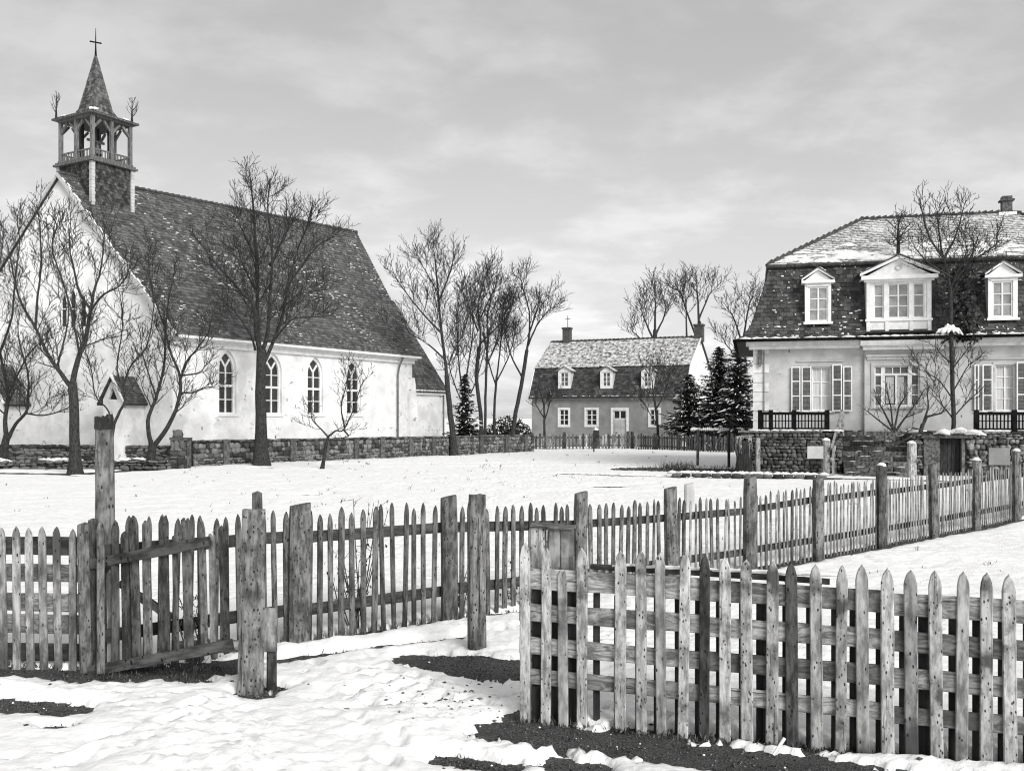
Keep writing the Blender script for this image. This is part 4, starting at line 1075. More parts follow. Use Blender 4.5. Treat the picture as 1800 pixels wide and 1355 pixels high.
for xe in (x0 - o - .14, x1 + o + .14): mb.hexa([(xe, y-.32, ze+.16), (xm, y-.32, za+.03), (xm, 2.4, za+.03), (xe, 2.4, ze+.16), (xe, y-.32, ze+.21), (xm, y-.32, za+.08), (xm, 2.4, za+.08), (xe, 2.4, ze+.21)])
part('dormer_roof', mb, M['tile'], cd)
mb = MB(RH); nn = 16; rm = (ze + .1 + za - .1) / 2 - .02
for r0, r1 in ((.09, .14),):
    vs = []; 
    for k in range(nn): t = 2*math.pi*k/nn; vs += [(xm + r0*math.cos(t), y - .033, rm + r0*.8*math.sin(t)), (xm + r1*math.cos(t), y - .033, rm + r1*.8*math.sin(t)), (xm + r0*math.cos(t), y - .07, rm + r0*.8*math.sin(t)), (xm + r1*math.cos(t), y - .07, rm + r1*.8*math.sin(t))]
    mb.add(vs, [f for k in range(nn) for f in ((4*k+2, 4*k+3, 4*((k+1)%nn)+3, 4*((k+1)%nn)+2), (4*k+1, 4*((k+1)%nn)+1, 4*((k+1)%nn)+3, 4*k+3), (4*k, 4*k+2, 4*((k+1)%nn)+2, 4*((k+1)%nn)))])
part('rosette', mb, M['plaster_grey'], cd)
mb = MB(RH)
for s, xe in ((-1, x0 - o), (1, x1 + o)):
    for i in range(12):
        t = U(.05, .95); p = lerp((xe, y - .2 + U(0, 1.2), ze + .25), (xm, y - .2 + U(0, 1.2), za + .10), t); mb.tube([(p[0]-.14, p[1], p[2] - s*-.05), (p[0]+.14, p[1], p[2] - s*.05)], [U(.03,.06), U(.03,.06)], 6)
stuff(part('dormer_snow', mb, M['snowlump'], cd, True))
for (a, b), c in zip(ops, (1, 2, 1)): rect_window(RH, cd, a + .003, b - .003, wz0 + .003, wz1 - .003, y + .06, c, 3, M['trim'], M['glass_pale'], fw=.05, mw=.035, name='sash', panes_to=cd)
part('dormer_flashing', MB(RH).box(x0 - .06, x1 + .1, y - .40, y + .1, z0 - .10, z0 - .003), M['iron'], cd)
# finial with dead twigs behind the pediment
fx = hx_(1579, .8); fz0, fz1 = hz_(1579, 452, .8), hz_(1579, 388, .8)
mb = MB(RH); mb.tube([(fx, .8, fz0 - .3), (fx, .8, fz0 + .9), (fx, .8, fz1)], [.09, .06, .02], 6)
for q in range(26):
    t = U(.25, 1); a = U(0, 6.28); L_ = U(.4, 1.1) * (1.1 - .4 * t); b = (fx, .8, fz0 + (fz1 - fz0) * t)
    e = (fx + math.cos(a)*L_*.85, .8 + math.sin(a)*L_*.6, b[2] + L_*U(.3,.9)); m_ = lerp(b, e, .5); m_ = (m_[0], m_[1], m_[2] - .05)
    mb.tube([b, m_, e], [.018, .013, .007], 4)
    for w_ in range(3): s_ = lerp(b, e, U(.3,.9)); mb.tube([s_, (s_[0] + U(-.3,.3), s_[1] + U(-.2,.2), s_[2] + U(.1,.35))], [.014, .008], 3)
part('twig_finial', mb, M['twig'], hroof)

# ------------------------------------------------------------------ terrace, stairs, railings before the house
YT = -1.9
tl, s0, s1, tr = hx_(1302, YT), hx_(1482, YT), hx_(1600, YT), HL + .4
ter = thing('terrace_wall', 'rough dark stone terrace wall below the pale mansard house', 'wall', RH.M(tl, YT, 0), RH.a)
dl, dr, dz = hx_(1652, YT), hx_(1689, YT), hz_(1670, 770, YT)
dl2, dr2 = hx_(1628, YT), hx_(1696, YT)
mb = MB(RH); mb.box(tl, s0, YT + .06, -.16, -.1, TZ - .09); mb.box(s1, dl2, YT + .06, -.16, -.1, TZ - .09); mb.box(dr2, tr, YT + .06, -.16, -.1, TZ - .09); mb.box(dl2, dr2, YT + .5, -.16, -.1, TZ - .09); mb.box(dl2, dr2, YT + .06, YT + .5, dz, TZ - .09); mb.box(s0, s1, -.5, -.16, -.1, TZ - .35)
mb.box(dl2, dl, YT + .06, YT + .5, -.1, dz); 
part('wall_core', mb, M['mortar'], ter)
lay_stones(RH, ter, tl, s0 - .02, YT + .04, 0, TZ - .12, .19, .14, M['stone_dark'], .10)
lay_stones(RH, ter, s1 + .02, tr, YT + .04, 0, TZ - .12, .20, .145, M['stone_dark'], .10, skip=lambda a, b, c, d: b > dl2 and a < dr2 and c < dz)
SF = Frame(*RH.M(s1, YT, 0)[:2], RH.a - math.pi/2)
x = tl - .1
while x < tr:
    w_ = U(.5, 1.1)
    if not (x + w_ > s0 and x < s1): part('coping_slab', MB(RH).box(x, x + w_ - .012, YT - .06 + U(-.02,.02), -.145, TZ - .085 + U(-.01,.005), TZ + U(-.012,.0)), M['stone_dark'], ter)
    x += w_
mb = MB(RH)
for i in range(60):
    x = U(tl, tr)
    if s0 - .2 < x < s1 + .2: continue
    mb.tube([(x - U(.08,.3), YT - .02, TZ), (x, YT + U(-.02,.1), TZ + .02), (x + U(.08,.3), YT, TZ)], [.02, U(.02,.05), .02], 6)
stuff(part('terrace_snow', mb, M['snowlump'], ter, True))
# cellar door with a snowy canopy beside the stairs
cd_ = part('cellar_door', MB(RH).box(dl, dr, YT + .22, YT + .27, 0, dz), M['wood_black'], ter)
for i in range(5): part('plank', MB(RH).box(dl + (dr-dl)*i/5 + .006, dl + (dr-dl)*(i+1)/5 - .006, YT + .19, YT + .219, 0, dz - .02), M['wood_black'], cd_)
part('door_post', MB(RH).box(dr + .02, dr2, YT - .05, YT + .2, 0, dz), M['post_far'], ter)
part('door_pier', MB(RH).box(dl2 - .1, dl - .02, YT - .1, YT + .2, 0, dz), M['stone_dark'], ter)
part('door_lintel', MB(RH).box(dl2 - .2, dr2 + .25, YT - .22, YT + .1, dz + .002, dz + .12), M['wood_dark_x'], ter)
mb = MB(RH)
for i in range(22):
    x = U(dl + .0, dr2 + .5); yq = YT + U(-.35, .1); zq = dz + .22 + U(0, .2) * (1 - abs(x - dl - .6))
    mb.tube([(x - U(.15,.35), yq, zq - U(.02,.08)), (x, yq, zq), (x + U(.15,.4), yq - .05, zq - U(.02,.1))], [.025, U(.05,.09), .02], 7)
stuff(part('canopy_snow', mb, M['snowlump'], ter, True))
# light slab let into the wall
sx0, sx1 = hx_(1737, YT), hx_(1774, YT)
part('stone_panel', MB(RH).box(sx0, sx1, YT - .12, YT + .05, hz_(1755, 817, YT), hz_(1755, 787, YT)), M['plaster_dark'], ter)
# stairs
st = thing('stone_stairs', 'worn dark stone steps climbing to the terrace of the mansard house', 'stairs', RH.M(s0, YT, 0), RH.a)
NSTEP = 9; rise = (TZ - .02) / NSTEP; tread = .26; yb = -.5 - tread * (NSTEP - 1)
for i in range(NSTEP):
    yf = yb + tread * i; x = s0
    nblk = random.choice((4, 5, 6)); cuts = [s0] + sorted(U(s0 + .15, s1 - .15) for _ in range(nblk - 1)) + [s1]
    for a, b in zip(cuts[:-1], cuts[1:]):
        if b - a < .06: continue
        part('step', MB(RH).box(a + .004, b - .004, yf + U(-.015,.015), -.5 if i == NSTEP - 1 else yf + tread + .12, rise * i - (.0 if i else .1) + .002, rise * (i + 1) + U(-.012, 0)), M['stone_dark'], st)
mb = MB(RH)
for i in range(34):
    k = random.randrange(NSTEP); x = U(s0, s1); yf = yb + tread * k + .16
    mb.tube([(x - U(.04,.2), yf, rise*(k+1)), (x, yf + .03, rise*(k+1) + .004), (x + U(.04,.2), yf, rise*(k+1))], [.006, U(.012,.022), .006], 6)
stuff(part('step_snow', mb, M['snowlump'], st, True))
# wooden handrail up the left of the stairs
hr_ = thing('stair_handrail', 'plain grey wooden handrail beside the terrace steps', 'handrail', RH.M(s0, yb, 0), RH.a)
for q in (0, 3.5, 7.4):
    yq = yb + tread * q; zq = rise * (q + .5)
    xq = s0 - .47 + .53 * q / 7.4; part('rail_post', MB(RH).box(xq, xq + .09, yq - .05, yq + .05, max(zq - .6, 0), zq + 1.05), M['wood_pale'], hr_)
for dzq in (1.0, .55):
    part('rail', MB(RH).beam((s0 - .50, yb - .1, dzq + rise*.5), (s0 + .06, yb + tread*7.7, dzq + rise*8.2), .07, .09), M['wood_pale'], hr_)
# railings
def railing(pa, pb, label, posts, y=YT + .15):
    a, b = hx_(pa, y), hx_(pb, y); zt2 = hz_(pa, 724, y)
    r = thing('terrace_railing', label, 'railing', RH.M(a, y, TZ), RH.a, 'black railings on the terrace')
    part('top_rail', MB(RH).box(a, b, y - .06, y + .06, zt2 - .12, zt2), M['iron'], r)
    part('bottom_rail', MB(RH).box(a, b, y - .03, y + .03, TZ + .06, TZ + .12), M['iron'], r)
    part('middle_rail', MB(RH).box(a, b, y - .02, y + .02, TZ + (zt2 - TZ)*.5, TZ + (zt2 - TZ)*.5 + .035), M['iron'], r)
    for p in posts:
        x = hx_(p, y); part('railing_post', MB(RH).box(x - .085, x + .085, y - .075, y + .075, TZ - .01, zt2 + .08), M['iron'], r)
    n = int((b - a) / .125)
    for i in range(1, n):
        x = a + (b - a) * i / n; part('baluster', MB(RH).box(x - .024, x + .024, y - .02, y + .02, TZ + .12, zt2 - .12), M['iron'], r)
    mb = MB(RH)
    for i in range(10): x = U(a, b); mb.tube([(x - U(.1,.3), y, zt2), (x, y, zt2 + .012), (x + U(.1,.3), y, zt2)], [.01, U(.02,.035), .01], 6)
    stuff(part('rail_snow', mb, M['snowlump'], r, True))
railing(1335, 1456, 'black terrace railing between the house corner and the stairs', (1336, 1355, 1396, 1454))
railing(1714, 1824, 'black terrace railing right of the cellar door', (1716, 1783))

# ------------------------------------------------------------------ the farther house
FH = Frame(13.63 - .906 * 13.2, 76 + .4226 * 13.2, math.radians(-25))
far = thing('far_house', 'grey rendered house with gambrel roof and three dormers across the snow', 'house', FH.M(0,0,0), FH.a)
FL, FD, FE = 13.2, 9.0, 4.15
zbk, zrd, obk = 6.5, 9.0, .95
def fx_(p, yo=0): return FH.x(p, yo)
def fz_(p, q, yo=0): return FH.z(p, q, yo)
fw_ = []
for p, q in ((984, 999), (1031, 1049), (1143, 1158)): fw_.append((fx_(p), fx_(q), fz_((p+q)/2, 747), fz_((p+q)/2, 720)))
fd = (fx_(1078), fx_(1101), 0.05, fz_(1090, 721))
link('front_wall', wall_holes(FH, rect(0, FL, 0, FE), [rect(*w) for w in fw_] + [rect(*fd)], 0, .18), M['plaster_dark'], far)
gpoly = [(0, 0), (FD, 0), (FD, FE), (FD - obk, zbk), (FD/2, zrd - .05), (obk, zbk), (0, FE)]
mb = MB(FH); mb.add([(FL, p[0], p[1]) for p in gpoly], [tuple(range(7))]); mb.add([(0, p[0], p[1]) for p in gpoly], [tuple(range(7))]); mb.add([(0, FD, 0), (FL, FD, 0), (FL, FD, FE), (0, FD, FE)], [(0,1,2,3)])
part('gable_wall', mb, M['plaster'], far)
part('corner_board', MB(FH).box(FL - .35, FL + .02, -.03, -.003, 0, FE - .2), M['trim'], far)
for w in fw_:
    mb = MB(FH); a, b, c, d = w; t = .17
    mb.box(a - t, a - .002, -.04, -.003, c - t, d + t); mb.box(b + .002, b + t, -.04, -.003, c - t, d + t); mb.box(a - .001, b + .001, -.04, -.003, c - t, c - .002); mb.box(a - .001, b + .001, -.04, -.003, d + .002, d + t)
    part('window_surround', mb, M['trim'], far)
    rect_window(FH, far, a + .003, b - .003, c + .003, d - .003, .04, 2, 3, M['trim'], M['glass'], fw=.05, mw=.05)
a, b, c, d = fd
mb = MB(FH); mb.box(a - .2, a - .002, -.04, -.003, 0, d + .2); mb.box(b + .002, b + .2, -.04, -.003, 0, d + .2); mb.box(a - .001, b + .001, -.04, -.003, d + .002, d + .2)
part('door_surround', mb, M['trim'], far)
zt2 = fz_(1090, 737)
mb = MB(FH).box(a + .003, b - .003, .06, .12, c, zt2); 
for s in (0, 1): mb.box(a + .1 + s*(b-a)/2, a - .06 + (s+1)*(b-a)/2, .04, .058, c + .3, zt2 - .2)
part('door', mb, M['plaster_grey'], far)
rect_window(FH, far, a + .003, b - .003, zt2 + .01, d - .003, .05, 2, 1, M['trim'], M['glass'], fw=.08, mw=.06, name='fanlight')
part('door_handle', MB(FH).box(a + .2, a + .34, .0, .038, 1.1, 1.16), M['iron'], far)
part('cornice', MB(FH).box(-.1, FL + .1, -.3, -.003, FE - .25, FE - .06), M['plaster_grey'], far)
ov = .35
Q = [(-ov, FE - .12), (obk, zbk), (FD/2, zrd), (FD - obk, zbk), (FD + ov, FE - .12)]
mb = MB(FH)
for (ya, za_), (yb_, zb_) in zip(Q[:-1], Q[1:]):
    mb.add([(-.15, ya, za_), (FL + .15, ya, za_), (FL + .15, yb_, zb_), (-.15, yb_, zb_), (-.15, ya, za_ - .12), (FL + .15, ya, za_ - .12), (FL + .15, yb_, zb_ - .12), (-.15, yb_, zb_ - .12)], [(0,1,2,3), (4,5,6,7), (0,1,5,4), (1,2,6,5), (3,0,4,7)])
froof = part('roof', mb, M['roof_under'], far)
mb = MB(FH); tile_slope(mb, lambda v: (-.17, Q[0][0] + (Q[1][0]-Q[0][0])*v, Q[0][1] + (Q[1][1]-Q[0][1])*v), lambda v: (FL + .17, Q[0][0] + (Q[1][0]-Q[0][0])*v, Q[0][1] + (Q[1][1]-Q[0][1])*v), 13, .3, .035)
stuff(part('roof_tile', mb, M['tile'], froof))
mb = MB(FH); tile_slope(mb, lambda v: (-.17, Q[1][0] - .1 + (Q[2][0]-Q[1][0]+.1)*v, Q[1][1] + .03 + (Q[2][1]-Q[1][1])*v), lambda v: (FL + .17, Q[1][0] - .1 + (Q[2][0]-Q[1][0]+.1)*v, Q[1][1] + .03 + (Q[2][1]-Q[1][1])*v), 20, .3, .035, (0,-1,2))
stuff(part('roof_tile', mb, M['tile_frost'], froof))
mb = MB(FH)
for i in range(36): mb.tube([(-.15 + i*(FL+.3)/36, FD/2, zrd + .03), (-.15 + (i+.95)*(FL+.3)/36, FD/2, zrd + .06)], [.1, .13], 6)
stuff(part('ridge_tile', mb, M['tile'], froof))
mb = MB(FH)
for i in range(40): x = U(-.1, FL); mb.tube([(x - .2, -ov + .02, FE - .06), (x, -ov + .05, FE - .04), (x + U(.1,.4), -ov + .02, FE - .06)], [.02, U(.02,.05), .02], 6)
mb.beam((FL + .16, -ov, FE - .05), (FL + .16, obk, zbk + .06), .12, .10); mb.beam((FL + .16, obk, zbk + .06), (FL + .16, FD/2, zrd + .08), .12, .10)
mb.beam((-.16, -ov, FE - .05), (-.16, obk, zbk + .06), .10, .06)
stuff(part('eave_snow', mb, M['snowlump'], froof, True))
for p, q, w_ in ((997, 576, .33), (1229, 570, .36)):
    xx = FH.x(p, FD/2); zt2 = FH.z(p, q, FD/2)
    c_ = part('chimney', MB(FH).box(xx - w_, xx + w_, FD/2 - .3, FD/2 + .3, zrd - .4, zt2 - .15), M['brick'], far)
    part('chimney_cap', MB(FH).box(xx - w_ - .06, xx + w_ + .06, FD/2 - .36, FD/2 + .36, zt2 - .15, zt2), M['brick'], c_)
xx = FH.x(998, FD/2)
part('roof_cross', MB(FH).tube([(xx, FD/2, FH.z(998, 576, FD/2)), (xx, FD/2, FH.z(998, 555, FD/2))], [.03, .025], 6).beam((xx - .22, FD/2, FH.z(998, 561, FD/2)), (xx + .22, FD/2, FH.z(998, 561, FD/2)), .05, .05), M['iron'], far)
for p in (992, 1066, 1138):
    yd = -.06; x0, x1 = FH.x(p - 11, yd), FH.x(p + 11, yd); z0, ze, za = FH.z(p, 683, yd), FH.z(p, 653, yd), FH.z(p, 645, yd); xm = (x0+x1)/2
    a, b, c, d = x0 + .22, x1 - .22, z0 + .18, ze - .08
    dm = link('dormer', wall_holes(FH, rect(x0, x1, z0, ze), [rect(a, b, c, d)], yd, .12), M['trim'], far)
    part('dormer_cheek', MB(FH).add([(x0,yd,z0),(x0,1.2,z0),(x0,1.2,ze),(x0,yd,ze)], [(0,1,2,3)]).add([(x1,yd,z0),(x1,1.2,z0),(x1,1.2,ze),(x1,yd,ze)], [(0,1,2,3)]), M['plaster_grey'], dm)
    mb = MB(FH).prism([(x0 - .02, ze + .002), (x1 + .02, ze + .002), (xm, za)], yd - .03, 1.2)
    part('pediment', mb, M['trim'], dm)
    mb = MB(FH)
    for xe in (x0 - .18, x1 + .18): mb.hexa([(xe, yd-.15, ze-.02), (xm, yd-.15, za+.03), (xm, 1.3, za+.03), (xe, 1.3, ze-.02), (xe, yd-.15, ze+.06), (xm, yd-.15, za+.11), (xm, 1.3, za+.11), (xe, 1.3, ze+.06)])
    part('dormer_roof', mb, M['tile_snow'], dm)
    rect_window(FH, dm, a + .003, b - .003, c + .003, d - .003, yd + .04, 2, 3, M['trim'], M['glass_mid'], fw=.05, mw=.045, name='sash', panes_to=dm)
# ------------------------------------------------------------------ timber pieces
def picket_mesh(name, w, h, t, mat, tip=.13, n=1, jag=0.0):
    """an upright pale with a worn point, standing on z = 0"""
    hw = w / 2
    if jag:
        prof = [(-hw, 0), (hw, 0), (hw * U(.9,1.05), h*.35), (hw * U(.92,1.06), h*.7), (hw * U(.8,1), h - tip * U(.5, 1)), (hw * U(.3,.7), h - U(0, .03)), (hw * U(.0,.2), h - U(.03, .07)), (-hw * U(.2,.5), h - U(0,.02)), (-hw * U(.85,1), h - tip * U(.3, .9)), (-hw * U(.92,1.06), h*.6), (-hw * U(.9,1.05), h*.3)]
    else:
        prof = [(-hw, 0), (hw, 0), (hw * U(.94,1.04), h*.3), (hw * U(.94,1.04), h*.65), (hw * U(.95,1.02), h - tip), (hw * .82, h - tip*.62), (hw * U(.5,.58), h - tip*.28), (hw * U(-.1,.12), h), (-hw * U(.5,.58), h - tip*.28), (-hw * .82, h - tip*.62), (-hw * U(.95,1.02), h - tip), (-hw * U(.94,1.04), h*.65), (-hw * U(.94,1.04), h*.3)]
    m = len(prof); c = .006
    def inset(p): return (p[0] * (1 - c / hw), p[1] - (c if p[1] > h - tip*.5 else 0))
    bowed = U(-.006, .006)
    yb = lambda z: bowed * math.sin(z / h * 3.14)
    vs = [(p[0], t + yb(p[1]), p[1]) for p in prof] + [(p[0], c + yb(p[1]), p[1]) for p in prof] + [(inset(p)[0], yb(p[1]), inset(p)[1]) for p in prof]
    fs = [tuple(range(m-1, -1, -1)), tuple(range(2*m, 3*m))]
    for i in range(m):
        k = (i + 1) % m; fs += [(i, k, m + k, m + i), (m + i, m + k, 2*m + k, 2*m + i)]
    me = MB().add(vs, fs).mesh(name); me.materials.append(mat); return me
def beam_obj(name, p0, p1, t, h, mat, parent, label=None, seg=5, rough=.004, roll=0.0):
    """a board from p0 to p1: t thick across, h deep in its own plane"""
    p0, p1 = Vector(p0), Vector(p1); d = p1 - p0; L = d.length; d.normalize()
    side = d.cross(Vector((0,0,1))).normalized(); up = side.cross(d).normalized()
    vs = []; fs = []
    for i in range(seg + 1):
        x = L * i / seg; a, b = U(-rough, rough), U(-rough, rough); c = min(.006, t*.2)
        vs += [(x, -t/2, -h/2 + c + a), (x, -t/2 + c, -h/2 + a), (x, t/2 - c, -h/2 + a), (x, t/2, -h/2 + c + a), (x, t/2, h/2 - c + b), (x, t/2 - c, h/2 + b), (x, -t/2 + c, h/2 + b), (x, -t/2, h/2 - c + b)]
    for i in range(seg):
        for k in range(8): fs.append((i*8+k, i*8+(k+1)%8, (i+1)*8+(k+1)%8, (i+1)*8+k))
    fs += [tuple(range(7, -1, -1)), tuple(range(seg*8, seg*8+8))]
    me = MB().add(vs, fs).mesh(name)
    mw = Matrix(((d.x, side.x, up.x, p0.x), (d.y, side.y, up.y, p0.y), (d.z, side.z, up.z, p0.z), (0,0,0,1)))
    o = link(name, me, mat, parent, mw)
    if label: o['label'] = label
    return o
def post_mesh(name, w, d, h, mat, rnd=.3, n=16, lev=7, rough=.02, top='flat', taper=0.0):
    vs = []; fs = []; k_ = 2 + (1 - rnd) * 8; ph = U(0, 6)
    lob = [1 + U(-rough, rough) for _ in range(n)]
    for i in range(lev + 1):
        z = h * i / lev; s = 1 - taper * i / lev
        for k in range(n):
            t = 2*math.pi*k/n + .2; cx_, sx_ = math.cos(t), math.sin(t)
            r = (abs(cx_)**k_ + abs(sx_)**k_) ** (-1/k_) * lob[k] * (1 + U(-rough, rough)*.5) * s
            zt3 = z
            if i == lev:
                r *= .94
                if top == 'jag': zt3 = z + U(-.06, .03)
                elif top == 'slope': zt3 = z + cx_ * .02
                else: zt3 = z + U(-.006, .004)
            vs.append((cx_ * r * w/2 + .006*math.sin(z*2 + ph), sx_ * r * d/2 + .006*math.cos(z*1.7 + ph), zt3))
    for i in range(lev):
        for k in range(n): fs.append((i*n+k, i*n+(k+1)%n, (i+1)*n+(k+1)%n, (i+1)*n+k))
    vs.append((0, 0, h + (.0 if top != 'jag' else -.05) + (.02 if top == 'dome' else 0)))
    for k in range(n): fs.append((lev*n+k, lev*n+(k+1)%n, len(vs)-1))
    me = MB().add(vs, fs).mesh(name, top == 'jag' or rnd > .6); me.materials.append(mat); return me
def standing(name, label, cat, px, py, wpx, ptop, mat, rnd=.3, dratio=1.0, top='flat', group=None, lean=(0,0), rz=0.0, rough=.02, taper=0.0, sink=.12, Z=None):
    """a post that is a thing of its own, its foot at a ground pixel"""
    b = G(px, py) if Z is None else Vector((X(px, Z), Z, 0)); Z = b.y; w = wpx / FOC * Z; h = zz(ptop, Z) + sink
    me = post_mesh(name, w, w * dratio, h, mat, rnd, top=top, rough=rough, taper=taper)
    o = link(name, me, None, None, TRS((b.x, b.y, -sink), rz, (1,1,1), lean[0], lean[1]))
    return tag(o, label, cat, group), b, w, h

# ------------------------------------------------------------------ long picket fence across the middle
pts = [(100, 9.0 - .78), (300, 0), (545, 0), (780, 0), (920, 0), (1340, 0), (1432, 0), (1544, 0), (1634, 0), (1710, 0), (1790, 0), (1840, 0)]
PATH = [(-3.72, 8.62), (-3.15, 8.96), (-2.07, 9.9), (-.77, 10.92), (.137, 11.67), (3.82, 14.75), (4.89, 15.64), (6.52, 17.2), (8.03, 18.6), (9.55, 20.05), (11.23, 21.7), (12.8, 23.3), (17.5, 28.2)]
PATH = [Vector((a, b, 0)) for a, b in PATH]
cum = [0.0]
for a, b in zip(PATH[:-1], PATH[1:]): cum.append(cum[-1] + (b - a).length)
def at(s):
    for i in range(len(PATH) - 1):
        if s <= cum[i+1] or i == len(PATH) - 2:
            t = (s - cum[i]) / (cum[i+1] - cum[i]); return PATH[i].lerp(PATH[i+1], t), (PATH[i+1] - PATH[i]).normalized()
def s_of_px(px):
    lo, hi = 0.0, cum[-1]
    for _ in range(50):
        m_ = (lo + hi) / 2; p, _d = at(m_)
        if 900 + FOC * p.x / p.y < px: lo = m_
        else: hi = m_
    return lo
def ftop(px):
    t = [(150, 1.36), (300, 1.40), (640, 1.36), (800, 1.33), (1000, 1.21), (1150, 1.16), (1340, 1.13), (1450, 1.22), (1600, 1.21), (1800, 1.26)]
    for (a, b), (c, d) in zip(t[:-1], t[1:]):
        if px <= c: return b + (d - b) * max(0, (px - a)) / (c - a)
    return t[-1][1]
fence = thing('picket_fence', 'long grey picket fence with tall posts running away across the snow', 'fence', PATH[2], 0, 'wooden fences on the snow')
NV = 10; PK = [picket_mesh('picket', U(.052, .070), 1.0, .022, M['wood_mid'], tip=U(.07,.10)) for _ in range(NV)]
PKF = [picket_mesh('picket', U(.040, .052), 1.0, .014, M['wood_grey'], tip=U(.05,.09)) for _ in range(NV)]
def pxof(p): return 900 + FOC * p.x / p.y
s = .05
while s < cum[-1] - .1:
    p, d = at(s); n = Vector((d.y, -d.x, 0)); px0 = pxof(p)
    Hh = ftop(px0) * U(.965, 1.02)
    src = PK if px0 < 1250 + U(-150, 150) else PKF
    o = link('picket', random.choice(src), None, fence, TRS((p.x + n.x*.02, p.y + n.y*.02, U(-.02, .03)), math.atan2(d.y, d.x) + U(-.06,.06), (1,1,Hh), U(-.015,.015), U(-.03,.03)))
    s += (.128 if px0 < 1010 else .130 if px0 < 1330 else .114) * U(.93, 1.07)
# rails between the posts
PX = [178, 445, 519, 783, 1013, 1174, 1311, 1432, 1543, 1635, 1710, 1781, 1830, 1900]
SS = [s_of_px(q) for q in PX]
for i in range(len(SS) - 1):
    a, d = at(SS[i]); b, _ = at(SS[i+1]); n = Vector((d.y, -d.x, 0))
    pa, pb = ftop(PX[i]), ftop(PX[i+1])
    for fr_ in (.80, .26):
        off = n * -.028
        beam_obj('rail', (a.x + off.x, a.y + off.y, pa*fr_ + U(-.015,.015)), (b.x + off.x, b.y + off.y, pb*fr_ + U(-.015,.015)), .045, .10 if PX[i] > 1000 else .115, M['wood_mid_x'], fence)
for px0, wp, pt, off_ in ((1830, 13, 786, 0), (519, 36, 886, .0), (783, 27, 872, -.0), (1013, 22, 865, 0), (1174, 21, 857, 0), (1311, 21, 838, 0), (1432, 18, 840, 0), (1543, 17, 818, 0), (1635, 15, 815, 0), (1710, 15, 808, 0), (1781, 13, 792, 0)):
    p, d = at(s_of_px(px0)); n = Vector((d.y, -d.x, 0)); Z = p.y; w = wp / FOC * Z; h = zz(pt, Z)
    me = post_mesh('fence_post', w, w*.8, h + .1, M['post_far'] if px0 > 900 else M['wood_mid'], .25, top='dome' if px0 in (1543, 1781) else 'slope')
    o = link('fence_post', me, None, fence, TRS((p.x + n.x*.07, p.y + n.y*.07, -.1), math.atan2(d.y, d.x) * .5, (1,1,1), U(-.01,.01), U(-.015,.015)))
mb = MB()
for px0, pt in ((1543, 818), (1781, 792), (1710, 808)):
    p, d = at(s_of_px(px0)); n = Vector((d.y, -d.x, 0)); z = zz(pt, p.y); c = (p.x + n.x*.07, p.y + n.y*.07)
    mb.tube([(c[0], c[1], z - .01), (c[0], c[1], z + .03), (c[0], c[1], z + .055)], [.085, .07, .03], 9)
stuff(part('post_snow', mb, M['snowlump'], fence, True))

# ------------------------------------------------------------------ fence of pales and boards in the near right
A, B = G(912, 1266), G(1790, 1352); A.z = B.z = 0
dv = (B - A).normalized(); nv = Vector((dv.y, -dv.x, 0)); ang = math.atan2(dv.y, dv.x)
lat = thing('board_fence', 'close weathered fence of pointed pales nailed over wide horizontal boards', 'fence', A, ang, 'wooden fences on the snow')
B2 = B + dv * 1.0
def on(px): 
    k = (px - 900) / FOC; u = (k * A.y - A.x) / (dv.x - k * dv.y); return A + dv * u, u
LPX = [(925, 952, 0), (961, 962, 0), (992, 1000, 2), (1025, 962, 0), (1092, 966, 0), (1129, 967, 0), (1164, 970, 1), (1201, 967, 0), (1238, 974, 3), (1275, 978, 0), (1314, 981, 0), (1357, 984, 0), (1393, 988, 3), (1436, 990, 0), (1477, 991, 0), (1517, 991, 1), (1560, 996, 0), (1602, 1000, 1), (1646, 1001, 0), (1688, 1003, 1), (1732, 1005, 0), (1775, 1008, 0), (1822, 1011, 0), (1868, 1014, 1), (1914, 1016, 0), (1961, 1019, 1), (2010, 1022, 0)]
M['wood_worn'] = pmat('stained_pale_wood', 0.12, 0.42, 2.6, WG, 8, bump=0.6, bdist=0.004, rand=0.2, spots=(24, 0.2, 0.015), stain=(1.6, 0.44, 0.62, 0.06, 0.9))
for px0, pt, kind in LPX:
    p, u = on(px0); Hh = zz(pt, p.y) + .06; w = U(.073, .088)
    mat = (M['wood_pale'], M['wood_worn'], M['wood_worn'], M['wood_dark'])[kind]
    me = picket_mesh('picket', w, Hh, .026, mat, tip=U(.09, .12), jag=1 if kind == 2 else 0)
    o = link('picket', me, None, lat, TRS(p + nv * .045 - Vector((0,0,.06)), ang + U(-.04,.04), (1,1,1), U(-.012,.012), U(-.014,.014)))
    if kind == 3: o['label'] = 'darker wet picket'
    if kind == 2: o['label'] = 'broken short picket'
